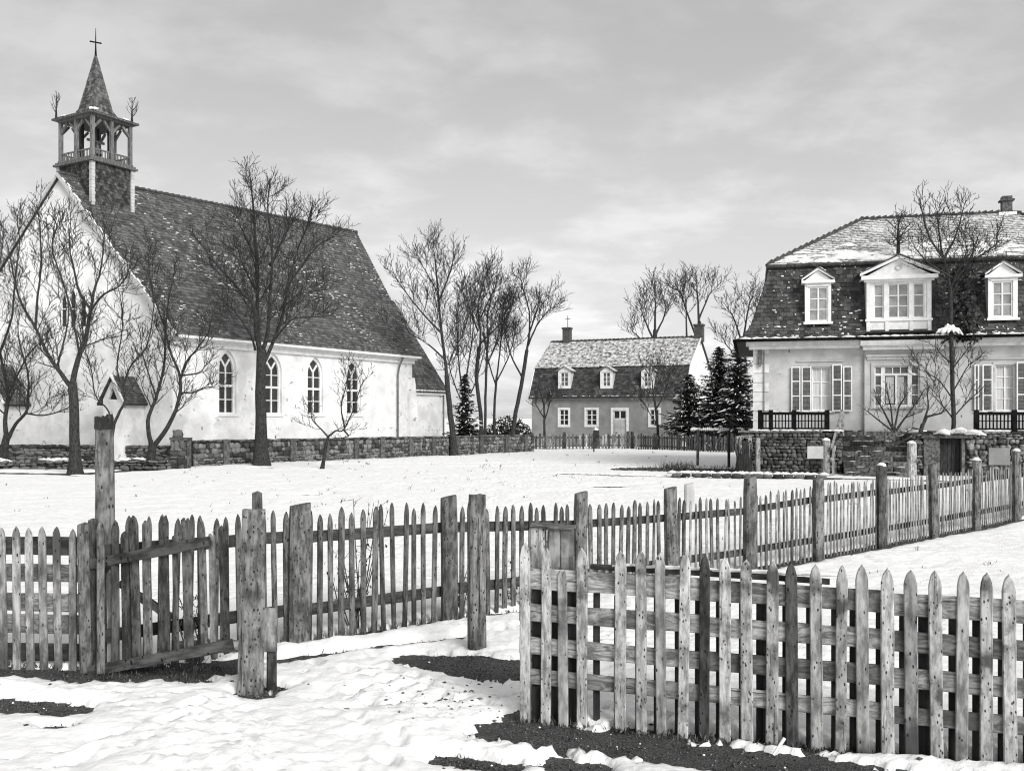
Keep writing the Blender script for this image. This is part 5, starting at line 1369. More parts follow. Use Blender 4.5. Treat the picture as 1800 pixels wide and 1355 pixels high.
# boards behind the pales (five courses), and thin pales on the far side, their shade coloured in as near-black wood
zb = [(1.125, .975), (.86, .72), (.605, .475), (.36, .245), (.13, .04)]
Ls = [0, on(1238)[1], on(1560)[1], (B2 - A).length]
for k, (zt3, zl) in enumerate(zb):
    if k == 4: continue
    L0 = 0.0
    for a, b in zip(Ls[:-1], Ls[1:]):
        dz = .05 * (1 - (a + b) / 2 / 3.4)
        p0 = A + dv * (a + .004 + U(0, .01)) + nv * .004; p1 = A + dv * (b - .004) + nv * .004; zc = (zt3 + zl) / 2 + dz
        beam_obj('board', (p0.x, p0.y, zc + U(-.008,.008)), (p1.x, p1.y, zc + U(-.008,.008) - .012), .03, (zt3 - zl) * U(.95, 1.04), M['wood_pale_x'], lat, seg=6, rough=.005)
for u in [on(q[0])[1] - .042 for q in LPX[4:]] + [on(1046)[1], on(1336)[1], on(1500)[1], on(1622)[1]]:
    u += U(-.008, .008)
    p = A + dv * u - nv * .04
    me = picket_mesh('back_batten', .05, 1.06 + U(-.03,.02), .02, M['wood_black'], tip=.02)  # near-black colour holds the shade of the fence's far side
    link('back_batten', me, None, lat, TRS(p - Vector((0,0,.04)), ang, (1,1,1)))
p0, p1 = A + dv * .55 - nv * .05, A + dv * 2.25 - nv * .05
beam_obj('cap_rail', (p0.x, p0.y, 1.19), (p1.x, p1.y, 1.165), .06, .035, M['wood_mid_x'], lat)
mb = MB()
for i in range(16):
    c = A + dv * U(.6, 2.2) - nv * .05; mb.tube([(c.x - .12, c.y + .01, 1.205), (c.x, c.y, 1.212), (c.x + .12, c.y, 1.203)], [.008, .016, .008], 6)
stuff(part('rail_snow', mb, M['snowlump'], lat, True))
# boxed end of that fence: a stout post with a black backing
p, u = on(968)
zt3 = zz(926, p.y + .1)
for q, dz, w_ in ((940, 0, .13), (966, -.01, .12), (992, .0, .10)):
    pp, _ = on(q); me = post_mesh('end_post', w_, .09, zt3 + dz + .1, M['wood_pale'] if q < 960 else M['wood_worn'], .15, top='slope')
    link('end_post', me, None, lat, TRS(pp - nv * .10 - Vector((0,0,.1)), ang, (1,1,1), 0, U(-.01,.01)))
beam_obj('cap_board', on(930)[0] - nv * .10 + Vector((0,0,zt3 + .012)), on(1003)[0] - nv * .10 + Vector((0,0,zt3 + .002)), .15, .024, M['wood_pale_x'], lat)
p0 = on(934)[0] - nv * .16; p1 = on(1014)[0] - nv * .16
for zq in (.15, .42, .68, .95): beam_obj('shade_board', p0 + nv*.125 + Vector((0,0,zq)), p1 + nv*.125 + Vector((0,0,zq)), .015, .25, M['wood_black'], lat)  # black boards added as the shade inside the box

# ------------------------------------------------------------------ fence of the same make at the near left
A2, B2_ = Vector((X(-80, 8.95), 8.95, 0)), Vector((X(163, 8.85), 8.85, 0))
d2 = (B2_ - A2).normalized(); n2 = Vector((d2.y, -d2.x, 0)); a2 = math.atan2(d2.y, d2.x)
lf = thing('board_fence', 'weathered fence of pointed pales over boards ending at the tall rotten post', 'fence', A2, a2, 'wooden fences on the snow')
def on2(px):
    k = (px - 900) / FOC; u = (k * A2.y - A2.x) / (d2.x - k * d2.y); return A2 + d2 * u
for px0, pt in ((-62, 928), (-38, 926), (-13, 927), (11, 926), (33, 925), (57, 927), (81, 925), (106, 925), (131, 929)):
    p = on2(px0); Hh = zz(pt, p.y) + .06
    me = picket_mesh('picket', U(.068,.076), Hh, .026, M['wood_worn'], tip=U(.09,.12))
    link('picket', me, None, lf, TRS(p + n2*.045 - Vector((0,0,.06)), a2 + U(-.04,.04), (1,1,1), U(-.01,.01), U(-.025,.0)))
for t, b in ((942, 974), (991, 1022), (1042, 1073), (1080, 1112), (1131, 1162)):
    zc = (zz(t, 8.9) + zz(b, 8.9)) / 2
    beam_obj('board', A2 + Vector((0,0,zc + U(-.01,.01))), B2_ + Vector((0,0,zc + U(-.01,.01))), .03, (b - t) / FOC * 8.9, M['wood_mid_x'] if t in (942, 1131) else M['wood_pale_x'], lf, seg=6)
for px0, wp, pt, mt in ((160, 22, 921, 'wood_mid'), (171, 13, 914, 'wood_mid')):
    p = on2(px0) + n2 * (.08 if px0 < 165 else .05); h = zz(pt, p.y) + .12
    me = post_mesh('end_post', wp/FOC*p.y, .08, h, M[mt], .2, top='dome'); link('end_post', me, None, lf, TRS(p - Vector((0,0,.12)), a2, (1,1,1), 0, -.01))

# ------------------------------------------------------------------ broken gate
ga, gb = Vector((X(168, 8.80), 8.80, 0)), Vector((X(413, 8.42), 8.42, 0))
gdv = (gb - ga).normalized(); gnv = Vector((gdv.y, -gdv.x, 0)); gang = math.atan2(gdv.y, gdv.x)
gate = thing('wooden_gate', 'sagging broken wooden gate of ragged pales with slanting rails', 'gate', ga, gang)
def ong(px):
    k = (px - 900) / FOC; u = (k * ga.y - ga.x) / (gdv.x - k * gdv.y); return ga + gdv * u
def grail(xa, ya, xb, yb, hpx, mat, off, name='rail'):
    p, q = ong(xa) + gnv * off, ong(xb) + gnv * off
    p = Vector((p.x, p.y, zz(ya, p.y))); q = Vector((q.x, q.y, zz(yb, q.y)))
    return beam_obj(name, p, q, .05, hpx/FOC*8.6, mat, gate, seg=7, rough=.006)
grail(168, 991, 374, 951, 19, M['wood_dark_x'], .055)
grail(160, 1180, 414, 1133, 20, M['wood_dark_x'], .055)
gb_ = grail(205, 1025, 295, 1085, 13, M['wood_mid_x'], -.05, 'brace')
for px0, wp, pt, pb, mt, jg, tilt in ((196, 17, 1000, 1163, 'wood_worn', 0, .015), (221, 16, 934, 1158, 'wood_dark', 0, .02), (238, 17, 906, 1152, 'wood_dark', 0, .03), (259, 16, 912, 1148, 'wood_mid', 1, .02), (289, 20, 905, 1146, 'wood_dark', 1, .015), (309, 9, 940, 1140, 'wood_mid', 1, .02), (329, 18, 908, 1138, 'wood_mid', 1, .03), (357, 13, 915, 1131, 'wood_mid', 1, .03), (374, 12, 935, 1130, 'wood_worn', 1, .02), (394, 18, 921, 1122, 'wood_dark', 1, .02)):
    p = ong(px0) + gnv * .02; z0 = zz(pb + 8, p.y); h = zz(pt, p.y) - z0
    me = picket_mesh('pale', wp/FOC*p.y, h, .024, M[mt], tip=U(.05,.10), jag=jg)
    o = link('pale', me, None, gate, TRS((p.x + tilt * h * .5, p.y, z0), gang + U(-.04,.04), (1,1,1), 0, -tilt))
# ---- gate posts and stray stakes
tp_, b_, w_, h_ = standing('gate_post', 'tall round rotten-topped log post beside the broken gate', 'post', 183, 1172, 34, 735, M['post_far'], 1.0, 1.0, 'jag', None, (0, 0), 0, .05, .12, Z=8.95)
link('rotten_top', post_mesh('rotten_top', w_*.93, w_*.93, .13, M['wood_dark'], 1.0, 22, 6, .07, 'jag'), None, tp_, TRS((b_.x, b_.y, h_ - .12 - .10)))
standing('gate_post', 'stout pale split log post at the free end of the broken gate', 'post', 441, 1218, 44, 895, M['post'], .55, .7, 'flat', None, (0, .012), .2, .03, .06)
standing('stake', 'thin dark stake rising behind the stout split gate post', 'stake', 453, 1150, 17, 866, M['wood_mid'], .5, .8, 'dome', None, (0, 0), 0, .03)
stb, b_, w_, h_ = standing('latch_stake', 'short stub stake just right of the stout split gate post', 'stake', 478, 1214, 16, 1068, M['wood_dark'], .6, 1, 'flat', None, (0, -.01), 0, .03)
lb = MB().box(-.055, .055, -.06, -.042, zz(1142, b_.y) + .12, zz(1066, b_.y) + .12)
part('latch_board', lb, M['wood_worn'], stb, mw=TRS((b_.x, b_.y, -.12)))
standing('free_post', 'lone round weathered post standing in front of the picket fence', 'post', 838, 1150, 30, 869, M['post'], .6, 1, 'flat', None, (0, .004), .3, .025, .06)
lg = MB(); lg.tube([(-.45, 0, 0), (-.1, .01, .015), (.45, .03, 0)], [.045, .055, .05], 9)
lo_ = link('fallen_pole', lg.mesh('fallen_pole', True), M['wood_pale_x'], None, TRS(G(375, 1166) + Vector((0, .25, .10)), -.08))
tag(lo_, 'pale fallen pole lying on the bare soil under the gate', 'pole')

# ------------------------------------------------------------------ distant picket fence before the far house
D0_, D1_, D2_ = Vector((X(936, 69.5), 69.5, 0)), Vector((X(1110, 71), 71, 0)), Vector((X(1312, 62), 62, 0))
dfn = thing('picket_fence', 'low dark picket fence before the farther gambrel-roofed house', 'fence', D0_, 0, 'wooden fences on the snow')
PD = [picket_mesh('picket', U(.13,.19), 1.0, .03, random.choice((M['wood_mid'], M['wood_dark'], M['wood_worn'], M['wood_mid'])), tip=.06) for _ in range(10)]
for a, b in ((D0_, D1_), (D1_, D2_)):
    d = b - a; L_ = d.length; d.normalize(); nn_ = Vector((d.y, -d.x, 0)); an = math.atan2(d.y, d.x)
    s = 0
    while s < L_:
        p = a + d * s; link('picket', random.choice(PD), None, dfn, TRS((p.x, p.y, -.02), an + U(-.1,.1), (1,1,1.15*U(.92,1.08)), 0, U(-.03,.03))); s += .24 * U(.9, 1.15)
    k = 0
    while k < L_:
        p = a + d * k - nn_ * .08; me = post_mesh('fence_post', .2, .2, 1.35 + U(-.1,.1), M['wood_dark'], .3); link('fence_post', me, None, dfn, TRS((p.x, p.y, -.1), an)); k += 2.4
    for z in (.3, .9):
        p, q = a - nn_ * .05, b - nn_ * .05; beam_obj('rail', (p.x, p.y, z), (q.x, q.y, z), .06, .11, M['wood_dark_x'], dfn)
# low snowy hedge beyond it
hb = thing('clipped_hedge', 'clipped dark hedge with a snowy top left of the mansard house', 'hedge', (X(1265, 67), 67, 0))
hx0, hx1 = X(1214, 68), X(1330, 66)
mb = MB()
for i in range(2600):
    t = random.random(); c = Vector((hx0 + (hx1 - hx0) * t, 68 - 2 * t + U(-.45, .45), U(.05, 1.42)))
    d = Vector((U(-1,1), U(-1,1), U(-.6,1))).normalized() * .16; e = Vector((U(-1,1), U(-1,1), U(-1,1))).normalized() * .08
    mb.add([c - d, c + e, c + d, c - e], [(0,1,2,3)], U(0, .9))
part('hedge_leaves', mb, M['needle'], hb)
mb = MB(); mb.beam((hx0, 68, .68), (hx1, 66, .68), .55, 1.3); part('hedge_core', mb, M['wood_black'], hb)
mb = MB()
for i in range(34):
    t = i / 34; c = Vector((hx0 + (hx1 - hx0)*t, 68 - 2*t, 1.44)); mb.tube([c, c + Vector((.1, 0, .05)), c + Vector((U(.15,.3), -.02, 0))], [.1, U(.14,.24), .1], 8)
stuff(part('hedge_snow', mb, M['snowlump'], hb, True))

# ------------------------------------------------------------------ things standing about before the terrace and on the field
GPOST = {}
GPOST[1452] = standing('gate_post', 'pale stone-like gate post with snow cap left of the terrace steps', 'post', 1452, 838, 13, 774, M['wood_pale'], .5, 1, 'dome', 'pale posts before the terrace')[0]
GPOST[1602] = standing('gate_post', 'pale gate post with a dark knot right of the terrace steps', 'post', 1602, 842, 14, 779, M['wood_pale'], .4, 1, 'dome', 'pale posts before the terrace', (0, .02))[0]
standing('slim_post', 'slim pointed pale post beside the rotten stump and terrace corner', 'post', 1332, 832, 8, 770, M['wood_pale'], .5, 1, 'dome', 'pale posts before the terrace', Z=38.4)
def caps(px, py, pt, r):
    b = G(px, py); z = zz(pt, b.y)
    return MB().tube([(b.x, b.y, z - .01), (b.x, b.y, z + .05), (b.x, b.y, z + .1)], [r, r*.85, r*.3], 9)
for px0, py0, pt, r, lb_ in ((1452, 838, 774, .17, 'snow cap on the gate post left of the terrace steps'), (1602, 842, 779, .17, 'snow cap on the gate post right of the terrace steps')):
    part('snow_cap', caps(px0, py0, pt, r), M['snowlump'], GPOST[px0], True)
b = Vector((X(1434, 37.2), 37.2, 0)); mb = MB(); x0, x1 = X(1419, b.y), X(1447, b.y)
mb.box(x0, x1, b.y - .02, b.y + .02, zz(806, b.y), zz(784, b.y)); 
sg = tag(link('sign_board', mb.mesh('sign_board'), M['plaster_grey']), 'blank mottled board fixed to the left gate post of the steps', 'board')
part('batten', MB().beam((x0 + .1, b.y + .04, zz(795, b.y)), (X(1452, b.y), b.y + .04, zz(795, b.y)), .03, .06), M['post_far'], sg)
# rotten hollow stump
b = Vector((X(1307, 38.5), 38.5, 0))
sp = tag(link('rotten_stump', post_mesh('rotten_stump', .62, .5, 1.55, M['wood_black'], .9, 18, 9, .14, 'jag', .05), None, None, TRS((b.x, b.y, -.1))), 'dark hollow rotten stump draped with dead ivy at the terrace corner', 'stump')
mb = MB()
for i in range(60):
    a = U(-1.2, 4.3); r = .30; p0 = (b.x + r*math.cos(a), b.y + r*.85*math.sin(a), 1.5 + U(-.1,.1)); L_ = U(.2, .8)
    mb.tube([(b.x + U(-.15,.15), b.y + U(-.1,.1), 1.58), p0, (p0[0] + U(-.06,.08), p0[1] - .03, p0[2] - L_)], [.02, .025, .008], 4)
part('dead_ivy', mb, M['stone'], sp)
# thin poles, stake with a box, white stone
standing('thin_pole', 'thin dark pole at the edge of the weedy soil bed nearer the far house', 'pole', 1226, 820, 5, 757, M['wood_mid'], 1, 1, 'flat', None, (0, .02))
standing('thin_pole', 'thin black pole near the rotten stump', 'pole', 1281, 823, 5, 757, M['wood_black'], 1, 1, 'flat')
bx_ = tag(link('box_stake', post_mesh('box_stake', .09, .09, 1.5, M['wood_dark'], .5), None, None, TRS((X(1044, 64), 64, -.1))), 'thin stake carrying a small dark box with a snow cap', 'stake')
part('box', MB().box(X(1044, 64) - .05, X(1051, 64) + .05, 63.7, 64.0, .98, 1.5), M['wood_black'], bx_)
part('box_snow', MB().tube([(X(1045, 63.9), 63.85, 1.5), (X(1047, 63.9), 63.85, 1.56), (X(1051, 63.9), 63.85, 1.5)], [.1, .15, .1], 8), M['snowlump'], bx_, True)
standing('short_post', 'short whitewashed post standing alone in the snowy field', 'post', 1212, 905, 17, 850, M['plaster_grey'], .3, .8, 'slope')
# stone edging along the lane by the terrace
kf0, kf1 = G(1180, 838), G(1452, 842)
ke = thing('kerb_row', 'snowy row of low edging stones along the lane before the terrace', 'kerb', kf0)
KF = Frame(kf0.x, kf0.y, math.atan2(kf1.y - kf0.y, kf1.x - kf0.x)); KL = (kf1 - kf0).length
for i in range(15):
    link('edging_stone', stone_mesh(M['stone_dark']), None, ke, TRS(KF.M((i + .5) * KL / 15, 0, .06), KF.a, (KL / 31, .12, .10), U(-.1,.1), U(-.05,.05)))
mb = MB()
for i in range(46): u = U(0, KL); c = KF.M(u, U(-.02, .1), .16); mb.tube([(c[0] - .2, c[1], c[2]), (c[0], c[1], c[2] + .03), (c[0] + .2, c[1], c[2])], [.03, U(.05,.08), .03], 7)
stuff(part('kerb_snow', mb, M['snowlump'], ke, True))

# ------------------------------------------------------------------ bare trees
def rot_about(v, ax, a): return Matrix.Rotation(a, 3, ax) @ v
class Tree:
    def __init__(s, rmin=.011): s.tr = MB(); s.cr = MB(); s.rmin = rmin; s.n = 0
    def emit(s, pts, rad, mb, n): mb.tube(pts, rad, n, random.random(), cap=False); s.n += 1
    def twig(s, p, d, L, r, lev, maxlev, dens, up):
        steps = 4 if lev < maxlev else 2
        pts = [p.copy()]; rad = [r]; v = d.normalized()
        for i in range(steps):
            v = (v + Vector((U(-1,1), U(-1,1), U(-.7,.9))) * .24 + Vector((0,0,up))).normalized()
            p = p + v * (L / steps); pts.append(p.copy()); rad.append(max(r * (1 - .72 * (i+1) / steps), s.rmin * .6))
        s.emit(pts, rad, s.cr, 5 if lev == 1 else (4 if lev == 2 else 3))
        if lev >= maxlev: return
        s.children(pts, rad, L, lev, maxlev, dens, up, .12, .56)
    def children(s, pts, rad, L, lev, maxlev, dens, up, t0, cl, clabs=None):
        tot = sum((b - a).length for a, b in zip(pts[:-1], pts[1:])); n = max(2, int(dens[min(lev, len(dens)-1)] * tot + random.random()))
        ph = U(0, 6.28)
        for k in range(n):
            t = t0 + (1 - t0) * (k + U(.1, .9)) / n
            q = t * (len(pts) - 1); i = min(int(q), len(pts) - 2); f = q - i
            p = pts[i].lerp(pts[i+1], f); d = (pts[i+1] - pts[i]).normalized(); r = rad[i] + (rad[i+1] - rad[i]) * f
            ph += 2.4 + U(-.5, .5)
            a0 = d.cross(Vector((0,1,0))) if abs(d.y) < .9 else d.cross(Vector((1,0,0)))
            ax = rot_about(a0.normalized(), d, ph); v = rot_about(d, ax, math.radians(U(28, 58)))
            v.z += .16 if v.z > -.2 else .45
            base = clabs if clabs else L * cl
            s.twig(p, v, base * U(.55, 1.3) * (1.15 - .55 * t), max(r * U(.27, .42), s.rmin), lev + 1, maxlev, dens, up)
        if lev == 0:   # a leader carries on at the tip
            d = (pts[-1] - pts[-2]).normalized(); s.twig(pts[-1], d, (clabs or L * cl) * .55, rad[-1], 1, maxlev, dens, up)
def tree(label, Z, limbs, cl, maxlev=3, dens=(2.3, 3.4, 4.2), up=.10, rmin=.0125, t0=.24, snowy=False, group='bare trees round the church', zbase=0.0, name='bare_tree', sq=(1.0, 1.0)):
    """limbs: (pixel polyline, start width px, end width px, depth drift m, first_is_trunk)"""
    T = Tree(rmin); base = None
    for li, (pl, w0, w1, dz) in enumerate(limbs):
        if li:
            w0 *= .72; w1 *= .55; a_, b_ = pl[-2], pl[-1]; k_ = .30 if len(pl) > 3 else .5
            pl = pl[:-1] + [(b_[0] + (a_[0] - b_[0]) * k_, b_[1] + (a_[1] - b_[1]) * k_)]
        elif len(limbs) > 1: w0 *= .86; w1 *= .8
        if li:
            qx, qy = limbs[0][0][-1]; pl = [(qx + (a - qx) * sq[0], qy + (b - qy) * (sq[1] if b < qy else 1)) for a, b in pl]
        pts = []; n = len(pl)
        for i, (a, b) in enumerate(pl):
            z = Z + dz * (i / (n - 1)) ** 1.2 if n > 1 else Z
            pts.append(P(a, b, z))
        if li == 0: pts[0].z = -.08 + zbase; base = pts[0].copy(); base.z = zbase
        # smooth resample
        R = []; rr_ = []; m_ = (n - 1) * 4
        for i in range(m_ + 1):
            t = i / 4; k = min(int(t), n - 2); f = t - k
            p0, p1, p2, p3 = pts[max(k-1,0)], pts[k], pts[k+1], pts[min(k+2,n-1)]
            q = ((2*p1) + (p2 - p0)*f + (2*p0 - 5*p1 + 4*p2 - p3)*f*f + (3*p1 - p0 - 3*p2 + p3)*f**3) * .5
            q += Vector((U(-1,1), U(-1,1), 0)) * .012 * (Z / 45) * (i > 0)
            w = w0 + (w1 - w0) * (i / m_) ** .8
            if li == 0 and i < 4 and zbase == 0: w *= 1 + .75 * (1 - i / 4) ** 2 
            R.append(q); rr_.append(max(w / 2 / FOC * Z, rmin))
        T.emit(R, rr_, T.tr, 9)
        L_ = sum((b - a).length for a, b in zip(R[:-1], R[1:]))
        if li == 0 and len(limbs) > 1: continue
        T.children(R, rr_, L_, 0, maxlev, dens, up, t0, .4, cl)
    r = thing(name, label, 'tree', base, 0, group)
    part('trunk', T.tr, M['bark_snow'] if snowy else M['bark'], r, True)
    part('crown', T.cr, M['twig'] if not snowy else M['bark_snow'], r, True)
    return T.n
D3 = (2.9, 4.0, 4.8); D4 = (2.2, 3.2, 3.8)
tree('big spreading bare tree standing before the windows of the church side', 46.0, [
    ([(460, 822), (459, 740), (458, 688), (460, 614)], 25, 21, 0),
    ([(459, 625), (451, 587), (444, 523), (423, 497), (399, 468), (367, 431), (339, 390)], 14, 3, -1.5),
    ([(456, 620), (452, 560), (451, 459), (447, 367), (440, 276), (436, 262)], 14, 2.5, .5),
    ([(462, 615), (472, 578), (476, 505), (481, 413), (472, 321), (474, 272)], 12, 2.5, -.8),
    ([(463, 640), (478, 610), (499, 550), (513, 482), (536, 445), (568, 399), (605, 374)], 11, 2.5, 1.2),
    ([(482, 600), (500, 573), (522, 550), (560, 547), (597, 544)], 6, 2.5, -1.5),
    ([(503, 525), (525, 503), (550, 495), (600, 488)], 6, 2.5, 2.2),
    ([(505, 500), (528, 413), (548, 360), (559, 331)], 6, 2.5, -1.2),
    ([(447, 615), (440, 587), (412, 541), (392, 523)], 7, 2.5, -2.0),
    ([(447, 420), (420, 360), (395, 330)], 6, 2.5, 1.5), ([(476, 440), (505, 375), (520, 330)], 6, 2.5, 1.5),
    ([(452, 500), (425, 440), (405, 380)], 6, 2.5, 2.0)], 1.9, 3, D3, sq=(.90, .84))
tree('tall forked bare tree left of the tall rotten post before the gable', 39.3, [
    ([(133, 836), (131, 770), (130, 709), (127, 675)], 22, 19, 0),
    ([(127, 680), (118, 672), (103, 650), (87, 628), (62, 576), (37, 532), (24, 485), (10, 410)], 14, 3, -1.0),
    ([(127, 680), (133, 647), (141, 620), (149, 603), (155, 569), (161, 541)], 15, 11, .3),
    ([(161, 545), (140, 515), (127, 461), (122, 430), (126, 365)], 8, 2.5, .8),
    ([(160, 545), (183, 517), (210, 503), (235, 461)], 7, 2.5, -1.0),
    ([(158, 555), (167, 505), (176, 480), (182, 430), (186, 385)], 8, 2.5, 0.6),
    ([(62, 576), (66, 520), (72, 470), (70, 400), (64, 350)], 7, 2.5, .8),
    ([(140, 622), (128, 560), (112, 500), (92, 440), (96, 390)], 6, 2.5, -.8),
    ([(100, 645), (112, 600), (120, 560), (118, 510)], 6, 2.5, 1.0)], 1.75, 3, D3)
tree('forked bare tree at the outer edge of the churchyard wall', 43.4, [
    ([(8, 826), (8, 790), (12, 765)], 18, 15, 0),
    ([(12, 770), (9, 740), (14, 693), (4, 640), (-6, 590), (-2, 540)], 13, 4, .5),
    ([(14, 772), (28, 745), (46, 724), (50, 690), (48, 650), (34, 603), (30, 545)], 10, 2.5, -.8),
    ([(46, 726), (75, 730), (108, 722), (135, 706)], 5, 2.5, -1.2),
    ([(12, 700), (30, 660), (52, 620), (84, 590)], 6, 2.5, .8),
    ([(0, 620), (20, 560), (26, 500), (34, 430), (30, 375)], 6, 2.5, -.8), ([(-4, 600), (-20, 540), (0, 460), (8, 400)], 6, 2.5, 1)], 1.7, 3, D3)
tree('slender forked sapling rising behind the tall rotten post', 41.6, [
    ([(190, 830), (192, 790), (199, 748)], 12, 10, 0),
    ([(198, 752), (211, 722), (220, 703), (219, 672), (232, 640), (257, 610), (268, 560), (272, 520)], 8, 2.5, .6),
    ([(198, 752), (190, 722), (167, 693), (161, 650), (150, 615), (156, 580)], 5, 2.2, -.8),
    ([(219, 690), (206, 650), (212, 600), (216, 560), (208, 500)], 5, 2.2, -.8)], 1.5, 3, D3)
tree('low twin-stemmed bare tree beside the square stone gate pier', 43.6, [
    ([(266, 826), (266, 800), (269, 778)], 19, 18, 0),
    ([(266, 783), (260, 740), (273, 703), (288, 647), (291, 585), (297, 523), (308, 476)], 12, 2.5, .5),
    ([(271, 783), (294, 752), (313, 709), (317, 665), (299, 616), (291, 579), (288, 530)], 13, 3, -.8),
    ([(317, 668), (328, 635), (344, 616), (366, 585), (372, 560)], 6, 2.5, -1.2),
    ([(316, 690), (340, 690), (365, 680), (385, 684)], 5, 2, 1.0),
    ([(318, 660), (350, 655), (375, 625)], 5, 2, -.6),
    ([(275, 700), (262, 660), (250, 620), (246, 580)], 5, 2.2, -.9), ([(292, 580), (270, 520), (262, 470), (262, 435)], 5, 2.2, .8)], 1.55, 3, D3)
tree('small leaning fruit tree in the snow before the yard wall', 43.4, [
    ([(566, 825), (571, 795), (577, 766)], 7, 6.5, 0),
    ([(577, 768), (562, 752), (548, 735), (546, 705)], 5, 2, .3),
    ([(577, 768), (590, 757), (604, 755), (622, 718), (634, 680), (650, 655)], 5.5, 2, -.5),
    ([(606, 752), (600, 715), (610, 670), (616, 630)], 4.5, 2, .5),
    ([(604, 755), (612, 765), (609, 770)], 5, 4, 0)], 1.15, 3, (3.4, 4.5, 5.0), rmin=.012)
tree('tall snow-dusted bare tree at the far corner of the church', 58.4, [
    ([(799, 803), (795, 755), (790, 715), (785, 660)], 14, 11, 0),
    ([(786, 665), (782, 630), (774, 560), (768, 489), (764, 440), (760, 412)], 10, 2.5, .5),
    ([(776, 580), (752, 555), (731, 530), (700, 488), (682, 455)], 6, 2.2, -1.2),
    ([(788, 640), (800, 610), (816, 578), (831, 524), (840, 480)], 6, 2.2, 1.2),
    ([(770, 520), (790, 470), (800, 430)], 5, 2.2, -1), ([(768, 500), (740, 450), (726, 420)], 5, 2.2, 1),
    ([(782, 630), (750, 600), (718, 580), (706, 560)], 5, 2.2, 1.5)], 2.2, 3, (2.7, 3.8, 4.4), snowy=True, rmin=.016, sq=(.96, .93))
tree('bare tree with curving stems behind the yard wall, middle of three', 66, [
    ([(845, 803), (846, 740), (838, 670), (842, 610)], 9, 8, 0),
    ([(842, 615), (845, 590), (840, 535), (850, 490), (862, 455)], 7, 2.2, .5),
    ([(843, 605), (870, 578), (895, 552), (908, 520)], 5, 2.2, -1), ([(840, 580), (822, 530), (815, 470)], 5, 2.2, 1),
    ([(842, 560), (866, 510), (884, 470)], 4.5, 2.2, 1)], 2.2, 3, (2.7, 3.6, 4.2), rmin=.017, sq=(.95, .93))
tree('thin straight bare tree behind the yard wall next to the dark fir', 67, [
    ([(853, 800), (853, 720), (855, 640), (858, 600)], 6, 5, 0),
    ([(858, 604), (856, 560), (866, 510), (872, 480)], 4.5, 2.2, .5), ([(857, 640), (874, 600), (880, 560)], 4, 2.2, -1)], 2.0, 3, (2.7, 3.6, 4.2), rmin=.017, sq=(.95, .95))
tree('leaning bare tree nearest the left end of the far house', 68, [
    ([(900, 800), (904, 740), (916, 677), (926, 615)], 10, 8, 0),
    ([(926, 618), (931, 580), (930, 542), (918, 495), (914, 470)], 6, 2.2, .5),
    ([(926, 612), (944, 570), (960, 548), (978, 530)], 5, 2.2, -1), ([(918, 665), (895, 620), (884, 570), (890, 520)], 5, 2.2, 1),
    ([(928, 590), (945, 540), (950, 495)], 5, 2.2, 1)], 2.1, 3, (2.7, 3.6, 4.2), rmin=.017, sq=(.95, .93))
tree('slim bare tree with low upright branches between the dark fir and the leaning tree', 70, [
    ([(868, 798), (869, 720), (873, 660)], 6, 5, 0), ([(873, 664), (880, 600), (884, 540), (886, 515)], 4.5, 2.2, .5),
    ([(872, 680), (858, 630), (852, 590), (848, 560)], 4, 2.2, -.8), ([(873, 670), (892, 630), (904, 590), (908, 560)], 4, 2.2, .8)], 2.0, 3, (2.7, 3.6, 4.2), rmin=.017, sq=(1, .95))
tree('bare tree with several upright stems right behind the snow-dusted tree', 64, [
    ([(812, 802), (813, 740), (814, 690)], 7, 6, 0), ([(814, 694), (806, 630), (803, 560), (806, 500)], 5, 2.2, .5),
    ([(814, 690), (826, 620), (832, 560), (828, 510)], 5, 2.2, -.6), ([(813, 720), (836, 670), (850, 620), (858, 590)], 4, 2.2, .8), ([(813, 710), (794, 660), (786, 610)], 4, 2.2, -.8)], 2.0, 3, (2.7, 3.6, 4.2), rmin=.017, sq=(1, .95))
G2 = 'bare trees about the far house'
tree('small bare tree at the left corner of the far house front', 71.5, [([(957, 790), (957, 750), (956, 715), (950, 690), (946, 672)], 6, 2.2, 0), ([(957, 740), (966, 710), (972, 690)], 4, 2, -.5), ([(957, 735), (944, 715), (938, 700)], 4, 2, .5)], 1.5, 3, (2.8, 3.4, 4), rmin=.02, group=G2)
tree('snow-speckled bare tree covering the third window of the far house', 71.5, [([(1155, 790), (1156, 750), (1150, 700)], 6, 5, 0), ([(1150, 705), (1146, 670), (1138, 640)], 4, 2, .5), ([(1153, 720), (1172, 680), (1180, 650)], 4, 2, -.6), ([(1154, 745), (1136, 715), (1122, 690)], 3.5, 2, .6), ([(1151, 700), (1160, 660), (1158, 630)], 3.5, 2, .8)], 1.8, 3, (3, 3.6, 4), rmin=.02, snowy=True, group=G2)
tree('bare tree rising above the middle of the far house roof', 100, [([(1151, 775), (1152, 640), (1151, 580)], 11, 9, 0), ([(1151, 585), (1152, 540), (1150, 500)], 7, 2, 0), ([(1150, 600), (1132, 560), (1122, 530)], 6, 2, -1), ([(1152, 590), (1168, 555), (1172, 520)], 6, 2, 1), ([(1150, 620), (1120, 590), (1103, 575)], 5, 2, 1)], 3.2, 3, (1.7, 2.4, 2.8), rmin=.026, group=G2)
